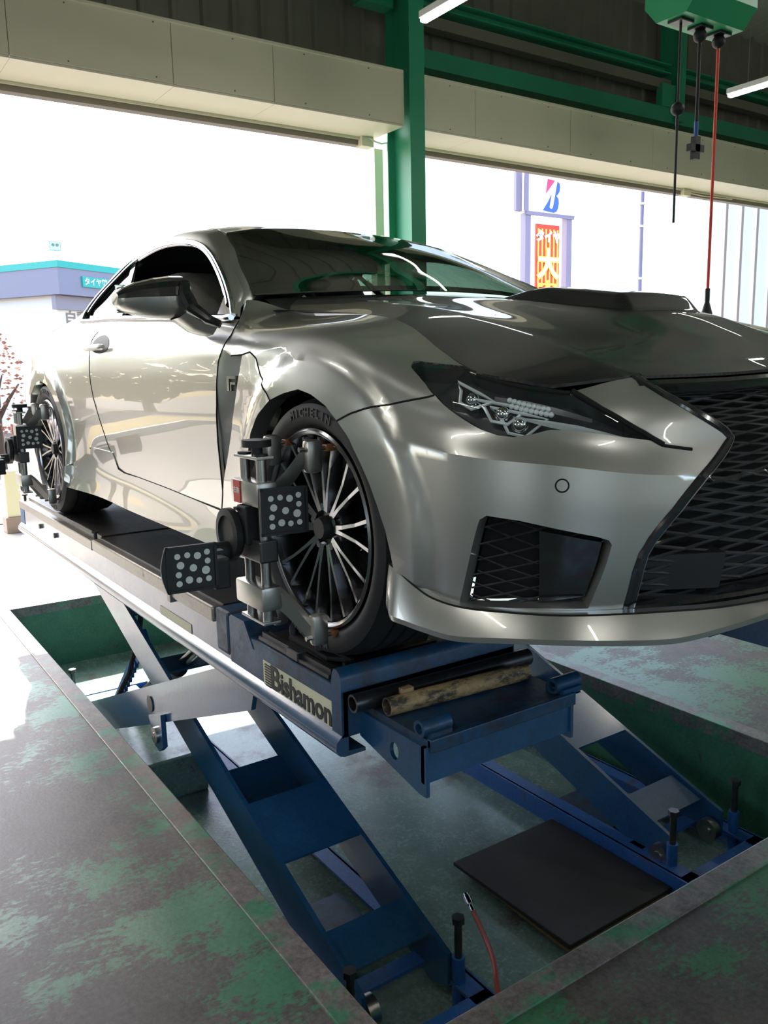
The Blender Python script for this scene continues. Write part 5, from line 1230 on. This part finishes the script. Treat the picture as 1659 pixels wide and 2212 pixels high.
sg_ = MB().box((.0, .75, 2.84), (.05, 1.65, 3.10), mtb).build('shop_sign', M['teal'], bl)
text('タイヤ館', .20, M['white'], sg_, frame(mtb @ Vector((.055, 1.2, 2.97)), ey, (0, 0, 1)), offset=.006)
text('自動車', .42, M['brown'], bl, frame(mtb @ Vector((-.28, 1.0, 2.03)), ey, (0, 0, 1)), name='wall_lettering', offset=.006)
fl_ = root('floodlight', (-26, 4.92, 3.425), 'small square twin-lamp floodlight on a thin pole above the shop roof', 'floodlight')
c = np.array((-26.0, 4.92, 4.57))
MB().box((c[0]-.05, c[1]-.17, c[2]-.135), (c[0]+.05, c[1]+.17, c[2]+.135), bev=.01).build('lamp_case', M['white'], fl_)
for lo, hi in (((-.17, -.135), (.17, -.12)), ((-.17, .12), (.17, .135)), ((-.17, -.12), (-.155, .12)), ((.155, -.12), (.17, .12))): MB().box((c[0]+.05, c[1]+lo[0], c[2]+lo[1]), (c[0]+.06, c[1]+hi[0], c[2]+hi[1])).build('lamp_rim', M['railgrey'], fl_)
for dy in (-.06, .06): MB().cyl((c[0]+.045, c[1]+dy, c[2]+.03), (c[0]+.06, c[1]+dy, c[2]+.03), .05, 16).build('lamp', M['railgrey'], fl_)
MB().cyl((c[0], c[1], 3.425), (c[0], c[1], c[2]-.1), .012, 8).build('pole', M['white'], fl_)
# roadside sign with the tyre maker's mark and the banner
M['signpole'] = mat('sign_pole', (.22, .20, .30), .5)
M['bannered'] = mat('banner_red', (.75, .06, .03), .6); M['banneryel'] = mat('banner_yellow', (.9, .62, .10), .6)
M['markblue'] = mat('mark_blue', (.04, .12, .42), .5); M['markpink'] = mat('mark_red', (.75, .05, .18), .5)
sx = -20.0
sn = root('roadside_sign', (sx, 20, GZ), 'tall roadside sign with a B mark and a red tyre sale banner', 'sign')
for y in (19.02, 21.02): MB().box((sx-.12, y-.13, GZ), (sx+.12, y+.13, 5.75)).build('sign_post', M['signpole'], sn)
MB().box((sx-.15, 18.9, 5.80), (sx+.12, 21.4, 7.05)).build('sign_face', M['white'], sn)
for lo, hi in (((sx+.121, 18.82, 5.80), (sx+.16, 19.0, 7.30)), ((sx+.121, 19.0, 7.15), (sx+.16, 19.25, 7.30)), ((sx-.1, 18.55, 5.80), (sx+.02, 18.82, 7.05)), ((sx+.121, 20.80, 7.0), (sx+.16, 21.15, 7.12)), ((sx+.121, 18.9, 5.68), (sx+.18, 21.2, 5.80))):
    MB().box(lo, hi).build('sign_frame', M['signpole'], sn)
def flat(pts, x, m_, nm, parent, th=.02): return MB().prism([(x, y, z) for y, z in pts], (th, 0, 0)).build(nm, m_, parent)
# the mark, in sign coordinates (about 0.7 m wide)
oy, oz = 20.10, 6.40
k_ = .0052
def mk(P): return [(oy+(a-530)*k_*.98, oz+(300-b)*k_*.97) for a, b in P]
flat(mk([(495,195),(560,200),(525,240),(480,288)]), sx+.121, M['markpink'], 'mark_red', sn)
flat(mk([(588,205),(605,215),(610,240),(604,270),(585,292),(575,298),(596,315),(600,345),(592,380),(578,402),(555,410),(452,402),(500,342),(530,295),(512,375),(520,386),(540,386),(550,370)]), sx+.121, M['markblue'], 'mark_blue', sn)
bn = MB().box((sx-.05, 19.50, 2.2), (sx+.03, 20.62, 5.45)).build('banner', M['bannered'], sn)
for y in np.linspace(19.56, 20.50, 6): MB().box((sx+.03, y, 2.6), (sx+.034, y+.07, 5.3)).build('banner_stripe', M['banneryel'], bn)
text('タイヤ', .40, M['white'], bn, frame((sx+.06, 20.06, 5.02), (0, 1, 0), (0, 0, 1)), offset=.03)
text('大', 1.05, M['banneryel'], bn, frame((sx+.06, 20.06, 4.05), (0, 1, 0), (0, 0, 1)), offset=.06)
text('大', 1.05, M['white'], bn, frame((sx+.066, 20.06, 4.05), (0, 1, 0), (0, 0, 1)), offset=.02)
text('商', 1.0, M['banneryel'], bn, frame((sx+.06, 20.06, 3.0), (0, 1, 0), (0, 0, 1)), offset=.04)
up_ = root('utility_pole', (-30, 37.4, GZ), 'grey utility pole standing far behind the car', 'pole')
MB().cyl((-30, 37.42, GZ), (-30, 37.42, 9.9), .13, 12, .11).build('shaft', M['signpole'], up_, smooth=True)
for z in (9.2, 8.0, 5.2, 4.4, 3.6): MB().cyl((-30, 37.42, z), (-30, 37.42, z+.12), .16, 12).build('band', M['white'], up_, smooth=True)
fn = root('metal_fence', (-9, 17, GZ), 'white ribbed metal fence beyond the right-hand doorway', 'fence')
corrug('fence_sheet', mat('fence_white', (.95, .92, .86), .6), fn, (-9.0, 13.55, GZ), (0, 1, 0), (0, 0, 1), 9.0, 6.0, .55, .06)
for k in range(14): MB().box((-8.945, 13.55+.55*k+.44, GZ), (-8.925, 13.55+.55*k+.50, 5.1)).build('batten', M['brown'], fn)
po = root('marker_post', (-7.1, -.35, GZ), 'short cream post with a brown base outside behind the rear wheel', 'post')
MB().box((-7.18, -.42, GZ+.16), (-7.02, -.28, GZ+.62), bev=.012).build('post_body', M['label'], po)
MB().box((-7.20, -.44, GZ), (-7.0, -.26, GZ+.16), bev=.01).build('post_base', M['brown'], po)
